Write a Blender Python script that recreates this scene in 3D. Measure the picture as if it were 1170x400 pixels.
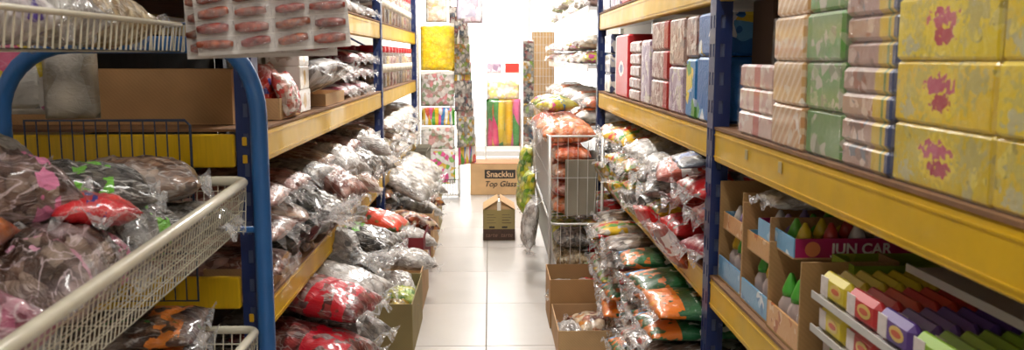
import bpy, bmesh, math, random
from mathutils import Vector, Matrix, noise as mnoise

for o in list(bpy.data.objects):
    bpy.data.objects.remove(o, do_unlink=True)
scene = bpy.context.scene
C = scene.collection
PI = math.pi
rnd = random.Random(11)

# ------------------------------------------------------------------ camera
EYE = 1.2
cam_d = bpy.data.cameras.new('camera')
cam = bpy.data.objects.new('camera', cam_d)
C.objects.link(cam)
cam_d.sensor_width = 36.0
cam_d.lens = 36.0 * 1000 / 1170
cam.location = (0, 0, EYE)
cam.rotation_euler = (math.radians(90 - 7.69), 0, math.radians(-1.43))
cam_d.clip_start = 0.02
cam_d.dof.use_dof = True
cam_d.dof.focus_distance = 3.6
cam_d.dof.aperture_fstop = 7.0
scene.camera = cam

# ------------------------------------------------------------------ world, exposure
scene.view_settings.view_transform = 'Standard'
scene.view_settings.look = 'None'
scene.view_settings.gamma = 1.0
scene.view_settings.use_curve_mapping = False
scene.view_settings.exposure = 0.3
world = bpy.data.worlds.new('daylight')
scene.world = world
world.use_nodes = True
bgn = world.node_tree.nodes['Background']
bgn.inputs[0].default_value = (1.0, 0.985, 0.96, 1)
bgn.inputs[1].default_value = 4.0

CEIL = 2.75
BACK_Y = 11.2
# daylight through the shop front at the far end (portal for the sky)
def area(name, loc, rot, sx, sy, power, col=(1, 1, 1), portal=False):
    l = bpy.data.lights.new(name, 'AREA')
    l.shape = 'RECTANGLE'; l.size = sx; l.size_y = sy; l.energy = power; l.color = col
    if portal: l.cycles.is_portal = True
    o = bpy.data.objects.new(name, l); C.objects.link(o)
    o.location = loc; o.rotation_euler = rot
    return o
area('shop_front_portal', (0, BACK_Y + 0.1, 1.3), (-PI / 2, 0, 0), 3.2, 2.5, 10, portal=True)
# fluorescent ceiling lamps above the aisle: (y, power)
LAMPS = [(-1.3, 24), (1.2, 12), (3.7, 34), (6.2, 54), (8.7, 80)]  # first one, behind the camera, added to brighten camera-facing sides

# ------------------------------------------------------------------ helpers: colour, nodes
def hexc(h):
    h = h.lstrip('#')
    c = [int(h[i:i + 2], 16) / 255 for i in (0, 2, 4)]
    return tuple((x / 12.92 if x <= .04045 else ((x + .055) / 1.055) ** 2.4) for x in c) + (1,)

class NT:
    def __init__(s, name):
        s.m = bpy.data.materials.new(name); s.m.use_nodes = True
        s.t = s.m.node_tree; s.b = s.t.nodes['Principled BSDF']
    def n(s, typ, props=None, **inp):
        nd = s.t.nodes.new(typ)
        for k, v in (props or {}).items(): setattr(nd, k, v)
        for k, v in inp.items():
            k = int(k[1:]) if k[0] == 'i' and k[1:].isdigit() else k.replace('_', ' ')
            s.set(nd.inputs[k], v)
        return nd
    def set(s, sock, v):
        if isinstance(v, bpy.types.NodeSocket): s.t.links.new(v, sock)
        elif isinstance(v, bpy.types.Node): s.t.links.new(v.outputs[0], sock)
        else: sock.default_value = v
    def math(s, op, a, b=0.0, c=None):
        nd = s.n('ShaderNodeMath', {'operation': op}, i0=a, i1=b)
        if c is not None: s.set(nd.inputs[2], c)
        return nd.outputs[0]
    def mix(s, fac, a, b, blend='MIX'):
        nd = s.n('ShaderNodeMix', {'data_type': 'RGBA', 'blend_type': blend})
        s.set(nd.inputs[0], fac); s.set(nd.inputs[6], a); s.set(nd.inputs[7], b)
        return nd.outputs[2]
    def ramp(s, fac, stops, interp='LINEAR'):
        nd = s.n('ShaderNodeValToRGB'); cr = nd.color_ramp; cr.interpolation = interp
        while len(cr.elements) < len(stops): cr.elements.new(0.5)
        for e, (p, c) in zip(cr.elements, stops):
            e.position = p; e.color = c
        s.set(nd.inputs[0], fac)
        return nd.outputs[0]
    def maprange(s, v, a, b, c, d):
        return s.n('ShaderNodeMapRange', i0=v, i1=a, i2=b, i3=c, i4=d).outputs[0]
    def coords(s, shift=True):
        tc = s.n('ShaderNodeTexCoord')
        if not shift: return tc.outputs['Object']
        oi = s.n('ShaderNodeObjectInfo')
        k = s.math('MULTIPLY', oi.outputs['Random'], 37.0)
        v = s.n('ShaderNodeVectorMath', {'operation': 'ADD'})
        s.set(v.inputs[0], tc.outputs['Object']); s.set(v.inputs[1], k)
        return v.outputs[0]
    def bump(s, height, strength, dist=0.004):
        b = s.n('ShaderNodeBump', Strength=strength, Distance=dist, Height=height)
        s.set(s.b.inputs['Normal'], b.outputs[0])
    def vary(s, col, hue=.015, val=.18):
        oi = s.n('ShaderNodeObjectInfo').outputs['Random']
        h = s.maprange(oi, 0, 1, .5 - hue, .5 + hue)
        w = s.n('ShaderNodeTexWhiteNoise', {'noise_dimensions': '1D'}); s.set(w.inputs['W'], oi)
        v = s.maprange(w.outputs[0], 0, 1, 1 - val, 1 + val)
        return s.n('ShaderNodeHueSaturation', Hue=h, Value=v, Color=col).outputs[0]

MATS = {}
def simple(name, col, rough=.5, metal=0, coat=0, grain=0, gscale=20, bump=0, bscale=60, alpha=1, vary=0, spec=.5, trans=0):
    if name in MATS: return MATS[name]
    t = NT(name); c = hexc(col)
    co = t.coords()
    out = c
    if grain:
        nz = t.n('ShaderNodeTexNoise', Vector=co, Scale=gscale, Detail=4.0).outputs[0]
        out = t.mix(t.maprange(nz, .3, .7, 0, 1), tuple(x * (1 - grain) for x in c[:3]) + (1,), tuple(min(1, x * (1 + grain)) for x in c[:3]) + (1,))
    if vary: out = t.vary(out, vary * .08, vary)
    t.set(t.b.inputs['Base Color'], out)
    t.b.inputs['Roughness'].default_value = rough
    t.b.inputs['Metallic'].default_value = metal
    t.b.inputs['Coat Weight'].default_value = coat
    t.b.inputs['Specular IOR Level'].default_value = spec
    t.b.inputs['Alpha'].default_value = alpha
    t.b.inputs['Transmission Weight'].default_value = trans
    if bump:
        t.bump(t.n('ShaderNodeTexNoise', Vector=co, Scale=bscale, Detail=3.0).outputs[0], bump, .002)
    MATS[name] = t.m
    return t.m

def steel_paint(name, col, wear, rough=.3, amount=.62):
    t = NT(name); co = t.coords()
    n1 = t.n('ShaderNodeTexNoise', Vector=co, Scale=9.0, Detail=8.0, Roughness=.7).outputs[0]
    st = t.n('ShaderNodeMapping'); t.set(st.inputs['Vector'], co); st.inputs['Scale'].default_value = (40, 3, 3)
    n2 = t.n('ShaderNodeTexNoise', Vector=st.outputs[0], Scale=4.0, Detail=5.0).outputs[0]
    c = hexc(col)
    base = t.mix(t.maprange(n2, .3, .7, 0, 1), tuple(x * .86 for x in c[:3]) + (1,), c)
    base = t.mix(t.maprange(n1, amount, amount + .05, 0, .8), base, hexc(wear))
    t.set(t.b.inputs['Base Color'], base)
    t.set(t.b.inputs['Roughness'], t.maprange(n1, .3, .7, rough, rough + .18))
    t.b.inputs['Coat Weight'].default_value = .12
    t.bump(n1, .08, .001)
    MATS[name] = t.m
    return t.m

def cardboard(name, col):
    if name in MATS: return MATS[name]
    t = NT(name); co = t.coords()
    w = t.n('ShaderNodeTexWave', {'wave_type': 'BANDS', 'bands_direction': 'DIAGONAL'}, Vector=co, Scale=55.0, Distortion=.6).outputs[1]
    nz = t.n('ShaderNodeTexNoise', Vector=co, Scale=7.0, Detail=6.0).outputs[0]
    c = hexc(col)
    b = t.mix(t.maprange(nz, .35, .7, 0, 1), tuple(x * .84 for x in c[:3]) + (1,), tuple(min(1, x * 1.08) for x in c[:3]) + (1,))
    b = t.mix(t.math('MULTIPLY', w, .08), b, hexc('#4a3520'))
    t.set(t.b.inputs['Base Color'], t.vary(b, .006, .1))
    t.b.inputs['Roughness'].default_value = .8
    t.bump(w, .12, .0015)
    MATS[name] = t.m
    return t.m

def bag_mat(name, pal, scale=45, film=.45, filmcol='#d9d6d2', prints=(), bump=.32, val=.2, gap=.5, aniso=(1, 1, 1)):
    """printed or clear plastic bag: pieces of content seen through creased film with painted highlights; prints = (axis, lo, hi, colour, breakup)"""
    if name in MATS: return MATS[name]
    t = NT(name); co = t.coords(); raw = t.coords(False)
    mp = t.n('ShaderNodeMapping'); t.set(mp.inputs['Vector'], co); mp.inputs['Scale'].default_value = aniso
    vo = t.n('ShaderNodeTexVoronoi', Vector=mp.outputs[0], Scale=float(scale))
    r = t.n('ShaderNodeSeparateColor', Color=vo.outputs['Color']).outputs[0]
    k = len(pal)
    col = t.ramp(r, [(i / k, hexc(p)) for i, p in enumerate(pal)], 'CONSTANT')
    col = t.vary(col, .012, val)
    g = t.maprange(vo.outputs['Distance'], .15, .75, 1.0, 1 - gap)
    gm = t.n('ShaderNodeCombineColor', Red=g, Green=g, Blue=g).outputs[0]
    col = t.mix(1.0, col, gm, 'MULTIPLY')
    fs = t.n('ShaderNodeMapping'); t.set(fs.inputs['Vector'], co); fs.inputs['Scale'].default_value = (.45, 1.3, 1)
    fn = t.n('ShaderNodeTexNoise', Vector=fs.outputs[0], Scale=15.0, Detail=3.0, Distortion=1.4).outputs[0]
    crease_glint = t.maprange(t.math('ABSOLUTE', t.math('SUBTRACT', fn, .5)), .0, .03, film, 0)  # milky film creases, also painted in as white plastic highlights
    haze = t.maprange(t.n('ShaderNodeTexNoise', Vector=co, Scale=9.0, Detail=2.0).outputs[0], .54, .7, 0, film * .6)
    col = t.mix(t.math('MAXIMUM', crease_glint, haze), col, hexc(filmcol))
    pn = t.n('ShaderNodeTexNoise', Vector=co, Scale=22.0, Detail=2.0).outputs[0]
    xyz = t.n('ShaderNodeSeparateXYZ', Vector=raw)
    for ax, lo, hi, pc, brk in prints:
        a = t.math('ABSOLUTE', t.math('SUBTRACT', xyz.outputs[ax], (lo + hi) / 2))
        f = t.math('LESS_THAN', a, (hi - lo) / 2)
        f = t.math('MULTIPLY', f, t.math('GREATER_THAN', pn, brk))
        pn = t.n('ShaderNodeTexNoise', Vector=co, Scale=30.0 + 9 * ax, Detail=1.0).outputs[0]
        col = t.mix(f, col, hexc(pc))
    t.set(t.b.inputs['Base Color'], col)
    t.b.inputs['Roughness'].default_value = .3
    t.b.inputs['Coat Weight'].default_value = .6
    t.b.inputs['Coat Roughness'].default_value = .1
    t.b.inputs['Coat IOR'].default_value = 1.55
    cs = t.n('ShaderNodeMapping'); t.set(cs.inputs['Vector'], co); cs.inputs['Scale'].default_value = (.5, 1, 1)
    cr = t.n('ShaderNodeTexNoise', Vector=cs.outputs[0], Scale=34.0, Detail=4.0, Distortion=2.0).outputs[0]
    ridge = t.math('ABSOLUTE', t.math('SUBTRACT', cr, .5))
    t.bump(ridge, bump, .03)
    MATS[name] = t.m
    return t.m

def print_mat(name, base, blobs=(), speck=None, ells=(), coat=.6, rough=.35, stripes=None, bump=.12, zones=()):
    """printed carton or wrapped pack. speck=(scale, thresh, [colours]); ells=(ax1, ax2, c1, c2, r1, r2, colour, wobble); zones=(axis, lo, hi, colour)"""
    if name in MATS: return MATS[name]
    t = NT(name); raw = t.coords(False); co = t.coords()
    xyz = t.n('ShaderNodeSeparateXYZ', Vector=raw)
    col = t.vary(hexc(base), .008, .08)
    if stripes:
        sc, thr, pc = stripes
        w = t.n('ShaderNodeTexWave', {'bands_direction': 'DIAGONAL'}, Vector=co, Scale=float(sc), Distortion=1.2).outputs[1]
        col = t.mix(t.maprange(w, thr, thr + .12, 0, 1), col, hexc(pc))
    if speck:
        sc, thr, cols = speck
        vo = t.n('ShaderNodeTexVoronoi', Vector=co, Scale=float(sc))
        r = t.n('ShaderNodeSeparateColor', Color=vo.outputs['Color']).outputs[1]
        k = len(cols)
        pc = t.ramp(r, [(i / k, hexc(p)) for i, p in enumerate(cols)], 'CONSTANT')
        nz = t.n('ShaderNodeTexNoise', Vector=co, Scale=float(sc) * .5, Detail=2.0).outputs[0]
        col = t.mix(t.math('GREATER_THAN', nz, thr), col, pc)
    for ax, lo, hi, pc in zones:
        a = t.math('ABSOLUTE', t.math('SUBTRACT', xyz.outputs[ax], (lo + hi) / 2))
        col = t.mix(t.math('LESS_THAN', a, (hi - lo) / 2), col, hexc(pc))
    for a1, a2, c1, c2, r1, r2, pc, wob in ells:
        nz = t.n('ShaderNodeTexNoise', Vector=co, Scale=95.0, Detail=2.0).outputs[0]
        d1 = t.math('DIVIDE', t.math('SUBTRACT', xyz.outputs[a1], c1), r1)
        d2 = t.math('DIVIDE', t.math('SUBTRACT', xyz.outputs[a2], c2), r2)
        d = t.math('ADD', t.math('POWER', t.math('ABSOLUTE', d1), 2), t.math('POWER', t.math('ABSOLUTE', d2), 2))
        d = t.math('ADD', d, t.math('MULTIPLY', t.math('SUBTRACT', nz, .5), wob))
        col = t.mix(t.math('LESS_THAN', d, 1.0), col, hexc(pc))
    t.set(t.b.inputs['Base Color'], col)
    t.b.inputs['Roughness'].default_value = rough
    t.b.inputs['Coat Weight'].default_value = coat
    t.b.inputs['Coat Roughness'].default_value = .08
    cr = t.n('ShaderNodeTexNoise', Vector=co, Scale=18.0, Detail=3.0, Distortion=2.0).outputs[0]
    t.bump(t.math('ABSOLUTE', t.math('SUBTRACT', cr, .5)), bump, .02)
    MATS[name] = t.m
    return t.m

def clear_film(name, alpha=.32, col='#f2f2f2'):
    """thin clear plastic: mostly see-through, the rest scatters light both ways and shines"""
    if name in MATS: return MATS[name]
    t = NT(name); co = t.coords(); c = hexc(col)
    nz = t.n('ShaderNodeTexNoise', Vector=co, Scale=34.0, Detail=3.0, Distortion=2.0).outputs[0]
    bp = t.n('ShaderNodeBump', Strength=.6, Distance=.012, Height=nz).outputs[0]
    df = t.n('ShaderNodeBsdfDiffuse', Color=c).outputs[0]
    tl = t.n('ShaderNodeBsdfTranslucent', Color=c).outputs[0]
    gl = t.n('ShaderNodeBsdfGlossy', Color=c, Roughness=.12, Normal=bp).outputs[0]
    tp = t.n('ShaderNodeBsdfTransparent').outputs[0]
    m1 = t.n('ShaderNodeMixShader', i0=.5, i1=df, i2=tl).outputs[0]
    m2 = t.n('ShaderNodeMixShader', i0=.22, i1=m1, i2=gl).outputs[0]
    al = t.maprange(nz, .35, .68, alpha * .5, min(1, alpha * 1.9))
    m3 = t.n('ShaderNodeMixShader', i0=al, i1=tp, i2=m2).outputs[0]
    t.t.links.new(m3, t.t.nodes['Material Output'].inputs['Surface'])
    MATS[name] = t.m
    return t.m

# ------------------------------------------------------------------ helpers: mesh
class MB:
    def __init__(s): s.v = []; s.f = []; s.mi = []
    def quad(s, a, b, c, d, mi=0):
        n = len(s.v); s.v += [tuple(a), tuple(b), tuple(c), tuple(d)]; s.f.append((n, n + 1, n + 2, n + 3)); s.mi.append(mi)
    def box(s, x0, x1, y0, y1, z0, z1, mi=0, M=None, bev=0):
        if bev:
            bx, by, bz = [(min(bev, (q - p) * .45)) for p, q in ((x0, x1), (y0, y1), (z0, z1))]
            # chamfered box as three stretched boxes' hull: 24 verts
            n = len(s.v)
            P = []
            for sx in (0, 1):
                for sy in (0, 1):
                    for sz in (0, 1):
                        X, Y, Z = (x0, x1)[sx], (y0, y1)[sy], (z0, z1)[sz]
                        ix = X + (bx if sx == 0 else -bx); iy = Y + (by if sy == 0 else -by); iz = Z + (bz if sz == 0 else -bz)
                        P += [(X, iy, iz), (ix, Y, iz), (ix, iy, Z)]
            def vi(sx, sy, sz, k): return n + ((sx * 2 + sy) * 2 + sz) * 3 + k
            F = []
            F.append([vi(0, 0, 0, 0), vi(0, 0, 1, 0), vi(0, 1, 1, 0), vi(0, 1, 0, 0)])
            F.append([vi(1, 0, 0, 0), vi(1, 1, 0, 0), vi(1, 1, 1, 0), vi(1, 0, 1, 0)])
            F.append([vi(0, 0, 0, 1), vi(1, 0, 0, 1), vi(1, 0, 1, 1), vi(0, 0, 1, 1)])
            F.append([vi(0, 1, 0, 1), vi(0, 1, 1, 1), vi(1, 1, 1, 1), vi(1, 1, 0, 1)])
            F.append([vi(0, 0, 0, 2), vi(0, 1, 0, 2), vi(1, 1, 0, 2), vi(1, 0, 0, 2)])
            F.append([vi(0, 0, 1, 2), vi(1, 0, 1, 2), vi(1, 1, 1, 2), vi(0, 1, 1, 2)])
            for a in (0, 1):
                for b in (0, 1):
                    F.append([vi(a, b, 0, 0), vi(a, b, 1, 0), vi(a, b, 1, 1), vi(a, b, 0, 1)])
                    F.append([vi(a, 0, b, 0), vi(a, 1, b, 0), vi(a, 1, b, 2), vi(a, 0, b, 2)])
                    F.append([vi(0, a, b, 1), vi(1, a, b, 1), vi(1, a, b, 2), vi(0, a, b, 2)])
            for a in (0, 1):
                for b in (0, 1):
                    for c in (0, 1):
                        F.append([vi(a, b, c, 0), vi(a, b, c, 1), vi(a, b, c, 2)])
            if M: P = [tuple(M @ Vector(p)) for p in P]
            s.v += P; s.f += [tuple(f) for f in F]; s.mi += [mi] * len(F)
            return
        n = len(s.v)
        P = [(x, y, z) for x in (x0, x1) for y in (y0, y1) for z in (z0, z1)]
        if M: P = [tuple(M @ Vector(p)) for p in P]
        s.v += P
        for f in ((0, 1, 3, 2), (4, 6, 7, 5), (0, 4, 5, 1), (2, 3, 7, 6), (0, 2, 6, 4), (1, 5, 7, 3)):
            s.f.append(tuple(n + k for k in f)); s.mi.append(mi)
    def tube(s, pts, r, seg=8, mi=0, closed=False):
        pts = [Vector(p) for p in pts]
        n0 = len(s.v); m = len(pts)
        up = None
        for i, p in enumerate(pts):
            if closed: d = (pts[(i + 1) % m] - pts[i - 1])
            else: d = pts[min(i + 1, m - 1)] - pts[max(i - 1, 0)]
            d.normalize()
            if up is None:
                up = Vector((0, 0, 1)) if abs(d.z) < .9 else Vector((0, 1, 0))
            a = d.cross(up).normalized(); b = a.cross(d).normalized(); up = b
            for k in range(seg):
                an = 2 * PI * (k + .5) / seg
                s.v.append(tuple(p + a * math.cos(an) * r + b * math.sin(an) * r))
        for i in range(m if closed else m - 1):
            j = (i + 1) % m
            for k in range(seg):
                k2 = (k + 1) % seg
                s.f.append((n0 + i * seg + k, n0 + i * seg + k2, n0 + j * seg + k2, n0 + j * seg + k)); s.mi.append(mi)
        if not closed:
            s.f.append(tuple(n0 + k for k in range(seg))); s.mi.append(mi)
            s.f.append(tuple(n0 + (m - 1) * seg + k for k in reversed(range(seg)))); s.mi.append(mi)
    def lathe(s, prof, seg=14, mi=0, M=None):
        n0 = len(s.v)
        for r, z in prof:
            for k in range(seg):
                a = 2 * PI * k / seg
                p = Vector((r * math.cos(a), r * math.sin(a), z))
                s.v.append(tuple(M @ p) if M else tuple(p))
        for i in range(len(prof) - 1):
            for k in range(seg):
                k2 = (k + 1) % seg
                s.f.append((n0 + i * seg + k, n0 + i * seg + k2, n0 + (i + 1) * seg + k2, n0 + (i + 1) * seg + k)); s.mi.append(mi)
        s.f.append(tuple(n0 + k for k in reversed(range(seg)))); s.mi.append(mi)
        s.f.append(tuple(n0 + (len(prof) - 1) * seg + k for k in range(seg))); s.mi.append(mi)
    def mesh(s, name, mats, smooth=False, recalc=True):
        me = bpy.data.meshes.new(name)
        me.from_pydata(s.v, [], s.f)
        for m in (mats if isinstance(mats, (list, tuple)) else [mats]): me.materials.append(m)
        if any(s.mi): me.polygons.foreach_set('material_index', s.mi)
        if smooth: me.polygons.foreach_set('use_smooth', [True] * len(s.f))
        if recalc:
            bm = bmesh.new(); bm.from_mesh(me); bmesh.ops.recalc_face_normals(bm, faces=bm.faces); bm.to_mesh(me); bm.free()
        me.update()
        return me
    def build(s, name, mats, parent=None, smooth=False, loc=None):
        o = put(name, s.mesh(name, mats, smooth), parent, loc)
        return o

def put(name, me, parent=None, loc=None, rot=None, scale=None):
    o = bpy.data.objects.new(name, me); C.objects.link(o)
    if parent: o.parent = parent
    if loc is not None: o.location = loc
    if rot is not None: o.rotation_euler = rot
    if scale is not None: o.scale = scale
    return o
LABELS = {}
def tag(o, label, cat, group=None, kind=None):
    LABELS.setdefault(label, []).append(o.name)
    o['label'] = label; o['category'] = cat
    if group: o['group'] = group
    if kind: o['kind'] = kind
    return o
def empty(name, loc=(0, 0, 0), rz=0, rot=None):
    o = bpy.data.objects.new(name, None); C.objects.link(o)
    o.empty_display_size = .05
    o.location = loc; o.rotation_euler = rot or (0, 0, rz)
    return o
def struct(o, label=None):
    o['kind'] = 'structure'
    if label: o['label'] = label
    return o
ORD = 'first second third fourth fifth sixth seventh eighth ninth tenth eleventh twelfth'.split()
def layer(k, n):
    if n == 1: return 'alone'
    return 'bottom layer' if k == 0 else 'top layer' if k == n - 1 else ORD[k] + ' layer'
def text_mesh(name, txt, size, mat, extrude=.0004, shear=0, bold=0):
    cu = bpy.data.curves.new(name, 'FONT'); cu.body = txt; cu.size = size; cu.extrude = extrude; cu.shear = shear
    cu.offset = bold; cu.align_x = 'CENTER'; cu.align_y = 'CENTER'
    ob = bpy.data.objects.new(name, cu); C.objects.link(ob)
    dg = bpy.context.evaluated_depsgraph_get(); dg.update()
    me = bpy.data.meshes.new_from_object(ob.evaluated_get(dg))
    bpy.data.objects.remove(ob, do_unlink=True)
    me.materials.clear(); me.materials.append(mat)
    return me
def fbm(x, y, z): return mnoise.noise(Vector((x, y, z)))

# ------------------------------------------------------------------ materials
BLUE = steel_paint('blue_rack_paint', '#22418f', '#8c97ad', .3, .68)
DARKBLUE = steel_paint('navy_rack_paint', '#1c2f63', '#7a86a8', .3, .68)
TUBE = steel_paint('blue_tube_paint', '#2f6aac', '#9fb2c4', .26, .72)
YEL = steel_paint('yellow_beam_paint', '#e3b602', '#a88f3c', .34, .7)
BOARD = simple('brown_shelf_board', '#86603f', .6, grain=.25, gscale=12)
CARD = cardboard('cardboard', '#b58d5c')
CARDP = cardboard('pale_cardboard', '#cba578')
CARDO = cardboard('olive_cardboard', '#9a8a5a')
CARDR = cardboard('maroon_cardboard', '#7c2430')
CARDG = cardboard('grey_cardboard', '#8a8576')
CREAM = simple('cream_coated_wire', '#d8d2bd', .35, coat=.4, grain=.08)
WIRE = simple('zinc_wire', '#d9d9d6', .3, metal=.35)
BWIRE = simple('blue_grey_wire', '#39465f', .4, metal=.2)
WHITE = simple('white_enamel', '#efeeea', .35, coat=.3)
PLASTER = simple('white_plaster', '#ece8e2', .85, bump=.1, bscale=90)
GREYWALL = simple('grey_back_panel', '#5b5a5c', .8, grain=.1)
FILM = clear_film('clear_film', .2)
FILM2 = clear_film('crinkled_film', .27, '#ffffff')
BLACKINK = simple('black_print', '#2c2826', .6)
WHITEINK = simple('white_print', '#f4efe8', .5)
CLIP = simple('yellow_clip', '#e6b51e', .4)

# ------------------------------------------------------------------ setting: floor, walls, ceiling, shop front
XW0, XW1 = -2.15, 2.15
m = MB(); m.box(XW0, XW1, -2.6, BACK_Y, -.06, -.003)
GROUT = simple('grey_grout', '#8a837b', .9)
floor = struct(m.build('floor', GROUT), 'white glossy tiled floor')
t = NT('white_floor_tile'); co = t.coords()
nz = t.n('ShaderNodeTexNoise', Vector=co, Scale=2.5, Detail=6.0).outputs[0]
t.set(t.b.inputs['Base Color'], t.vary(t.mix(t.maprange(nz, .35, .7, 0, 1), hexc('#aba59f'), hexc('#b8b2ad')), .004, .02))
t.b.inputs['Roughness'].default_value = .3
t.b.inputs['Specular IOR Level'].default_value = .45
TILE = t.m
T_ = .64
m = MB(); m.box(-T_ / 2 + .002, T_ / 2 - .002, -T_ / 2 + .002, T_ / 2 - .002, -.004, 0, bev=.0015)
tile_me = m.mesh('tile', TILE)
for i in range(-3, 3):
    for j in range(-10, 11):
        x = -.02 + T_ * (i + .5); y = 4.18 + T_ * (j + .5)
        if XW0 + .3 < x < XW1 - .3 and y < BACK_Y - .3: put('tile', tile_me, floor, (x, y, 0))
m = MB(); m.box(XW0 - .1, XW0, -2.6, BACK_Y, 0, CEIL); struct(m.build('wall_left', PLASTER))
m = MB(); m.box(XW1, XW1 + .1, -2.6, BACK_Y, 0, CEIL); struct(m.build('wall_right', PLASTER))
m = MB(); m.box(XW0, XW1, -2.7, -2.6, 0, CEIL); struct(m.build('wall_front', PLASTER))
m = MB(); m.box(XW0, XW1, -2.7, BACK_Y, CEIL, CEIL + .1); struct(m.build('ceiling', PLASTER))
WX0, WX1, WZ = -1.5, 1.5, 2.45
m = MB(); m.box(XW0, WX0, BACK_Y, BACK_Y + .12, 0, CEIL); m.box(WX1, XW1, BACK_Y, BACK_Y + .12, 0, CEIL); m.box(WX0, WX1, BACK_Y, BACK_Y + .12, WZ, CEIL)
struct(m.build('wall_back', PLASTER))
win = struct(empty('window_1', (0, BACK_Y, 0)), 'glass shop front letting in glaring daylight')
for x in (WX0 + .02, -.5, .5, WX1 - .02):
    m = MB(); m.box(x - .02, x + .02, .03, .08, 0, WZ); m.build('window_frame', WHITE, win)
for z in (.03, WZ - .03):
    m = MB(); m.box(WX0 + .04, WX1 - .04, .03, .08, z - .03, z + .03); m.build('window_frame', WHITE, win)
GLASS = simple('window_glass', '#ffffff', .02, alpha=.06)
for a, b in ((WX0 + .04, -.52), (-.48, .48), (.52, WX1 - .04)):
    m = MB(); m.box(a, b, .05, .056, .06, WZ - .06); m.build('pane', GLASS, win)
m = MB(); m.box(-6, 6, BACK_Y + .12, BACK_Y + 9, -.06, -.01)
struct(m.build('ground_outside', simple('pale_paving', '#e2ddd5', .8, grain=.05)))
# ceiling lamps
DIFF = NT('lamp_diffuser'); DIFF.b.inputs['Emission Color'].default_value = (1, .97, .92, 1); DIFF.b.inputs['Emission Strength'].default_value = 8.0
MATS['lamp_diffuser'] = DIFF.m
for i, (y, p) in enumerate(LAMPS):
    l = tag(empty('ceiling_lamp', (.55 if i == 0 else 0, y, CEIL)), 'unseen white fluorescent ceiling lamp over the aisle, ' + ORD[i] + ' from the camera end', 'lamp', 'ceiling lamps over the aisle')
    m = MB(); m.box(-.09, .09, -.62, .62, -.06, 0); m.build('housing', WHITE, l)
    for sx in (-.04, .04):
        m = MB(); m.tube([(sx, -.58, -.075), (sx, .58, -.075)], .013, 8); m.build('tube', DIFF.m, l, True)
    a = area('lamp_light', (0, 0, -.1), (0, 0, 0), .18, 1.15, p, (1, .965, .91)); a.parent = l

# ------------------------------------------------------------------ racks
def upright_mesh(h=2.1, name='upright', mat=None):
    """channel post 60 x 40 mm with two columns of slots in front face (x-) and camera face (y-); origin front-centre at floor"""
    m = MB(); W, D, t_ = .06, .045, .003
    m.box(t_ + .004, D, -W / 2 + .006, W / 2, 0, h, 1)          # inside, toned grey-blue to paint bright glints in the slots
    step, sl = .075, .034
    n = int(h / step)
    cols = [(-.030, -.021, 0), (-.021, -.011, 1), (-.011, .011, 0), (.011, .021, 1), (.021, .030, 0)]
    for a, b, s in cols:
        if not s: m.box(0, t_, a, b, 0, h)
        else:
            for k in range(n): m.box(0, t_, a, b, k * step + sl, (k + 1) * step)
    cols = [(0.003, .014, 0), (.014, .026, 1), (.026, .045, 0)]
    for a, b, s in cols:
        if not s: m.box(a, b, -W / 2, -W / 2 + t_, 0, h)
        else:
            for k in range(n): m.box(a, b, -W / 2, -W / 2 + t_, k * step + sl, (k + 1) * step)
    m.box(-.004, .05, -.04, .04, 0, .006)
    return m.mesh(name, [mat or BLUE, simple('post_slot_glint', '#56617f', .5)])
def beam_mesh(L, h=.086, d=.036, name='beam'):
    m = MB(); m.box(0, d, -L / 2, L / 2, 0, h, bev=.004); m.box(-.0015, 0.001, -L / 2, L / 2, .012, .016); m.box(-.0015, .001, -L / 2, L / 2, h - .016, h - .012)
    return m.mesh(name, YEL)
UP = upright_mesh(2.1, mat=DARKBLUE)
DEPTH = .9
BT = .007
def rack(name, side, posts, levels, label, ends=()):
    r = tag(empty(name, (side * .6, posts[0], 0)), label, 'rack')
    y0 = posts[0]
    def X(v): return side * v
    rz = 0 if side > 0 else PI
    for y in posts:
        for x, rr in ((-.006, 0), (DEPTH, PI)):
            o = put('upright', UP, r, (X(x), y - y0, 0))
            o.scale = (side * (1 if rr == 0 else -1), 1, 1)
        if y != posts[-1]: continue
        b = MB()
        for k in range(4):
            za, zb = (.2 + k * .45, .62 + k * .45)
            if k % 2: za, zb = zb, za
            b.tube([(X(.05), y - y0 + .012, za), (X(DEPTH - .05), y - y0 + .012, zb)], .008, 6)
        b.build('cross_brace', DARKBLUE, r)
    for k in range(len(posts) - 1):
        L = posts[k + 1] - posts[k] - .064
        bm_ = beam_mesh(L)
        yc = (posts[k] + posts[k + 1]) / 2 - y0
        for zt in levels:
            o = put('beam', bm_, r, (0, yc, zt - .086)); o.scale = (side, 1, 1)
            o = put('beam', bm_, r, (X(DEPTH), yc, zt - .086)); o.scale = (-side, 1, 1)
            m = MB(); m.box(min(X(-.002), X(DEPTH)), max(X(-.002), X(DEPTH)), yc - L / 2, yc + L / 2, zt, zt + BT)
            m.build('shelf_board', BOARD, r)
    cm = MB(); cm.box(-.0, .012, -.004, 0, 0, .022, bev=.002); clip = cm.mesh('beam_clip', CLIP)
    for y in posts:
        for zt in levels:
            for dz in (-.03, -.075):
                o = put('beam_clip', clip, r, (X(.012), y - y0 - .03, zt + dz)); o.scale = (side, 1, 1)
    return r
LV_L = [.09, .55, 1.008, 1.385]
LV_R = [.09, .603, 1.008, 1.43]
PL = [2.24, 4.88, 7.15]
PR = [-.2, 2.35, 4.88]
rl = rack('storage_rack', -1, PL, LV_L, 'navy post and yellow beam rack along the left of the aisle')
rr_ = rack('storage_rack', 1, PR, LV_R, 'navy post and yellow beam rack along the right of the aisle')
# beams across the left rack's near end, seen face on
for z0, z1 in ((.925, 1.008), (.56, .643)):
    m = MB(); m.box(-DEPTH + .02, -.04, -.05, -.03, z0, z1, bev=.004); m.build('beam', YEL, rl)
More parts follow.
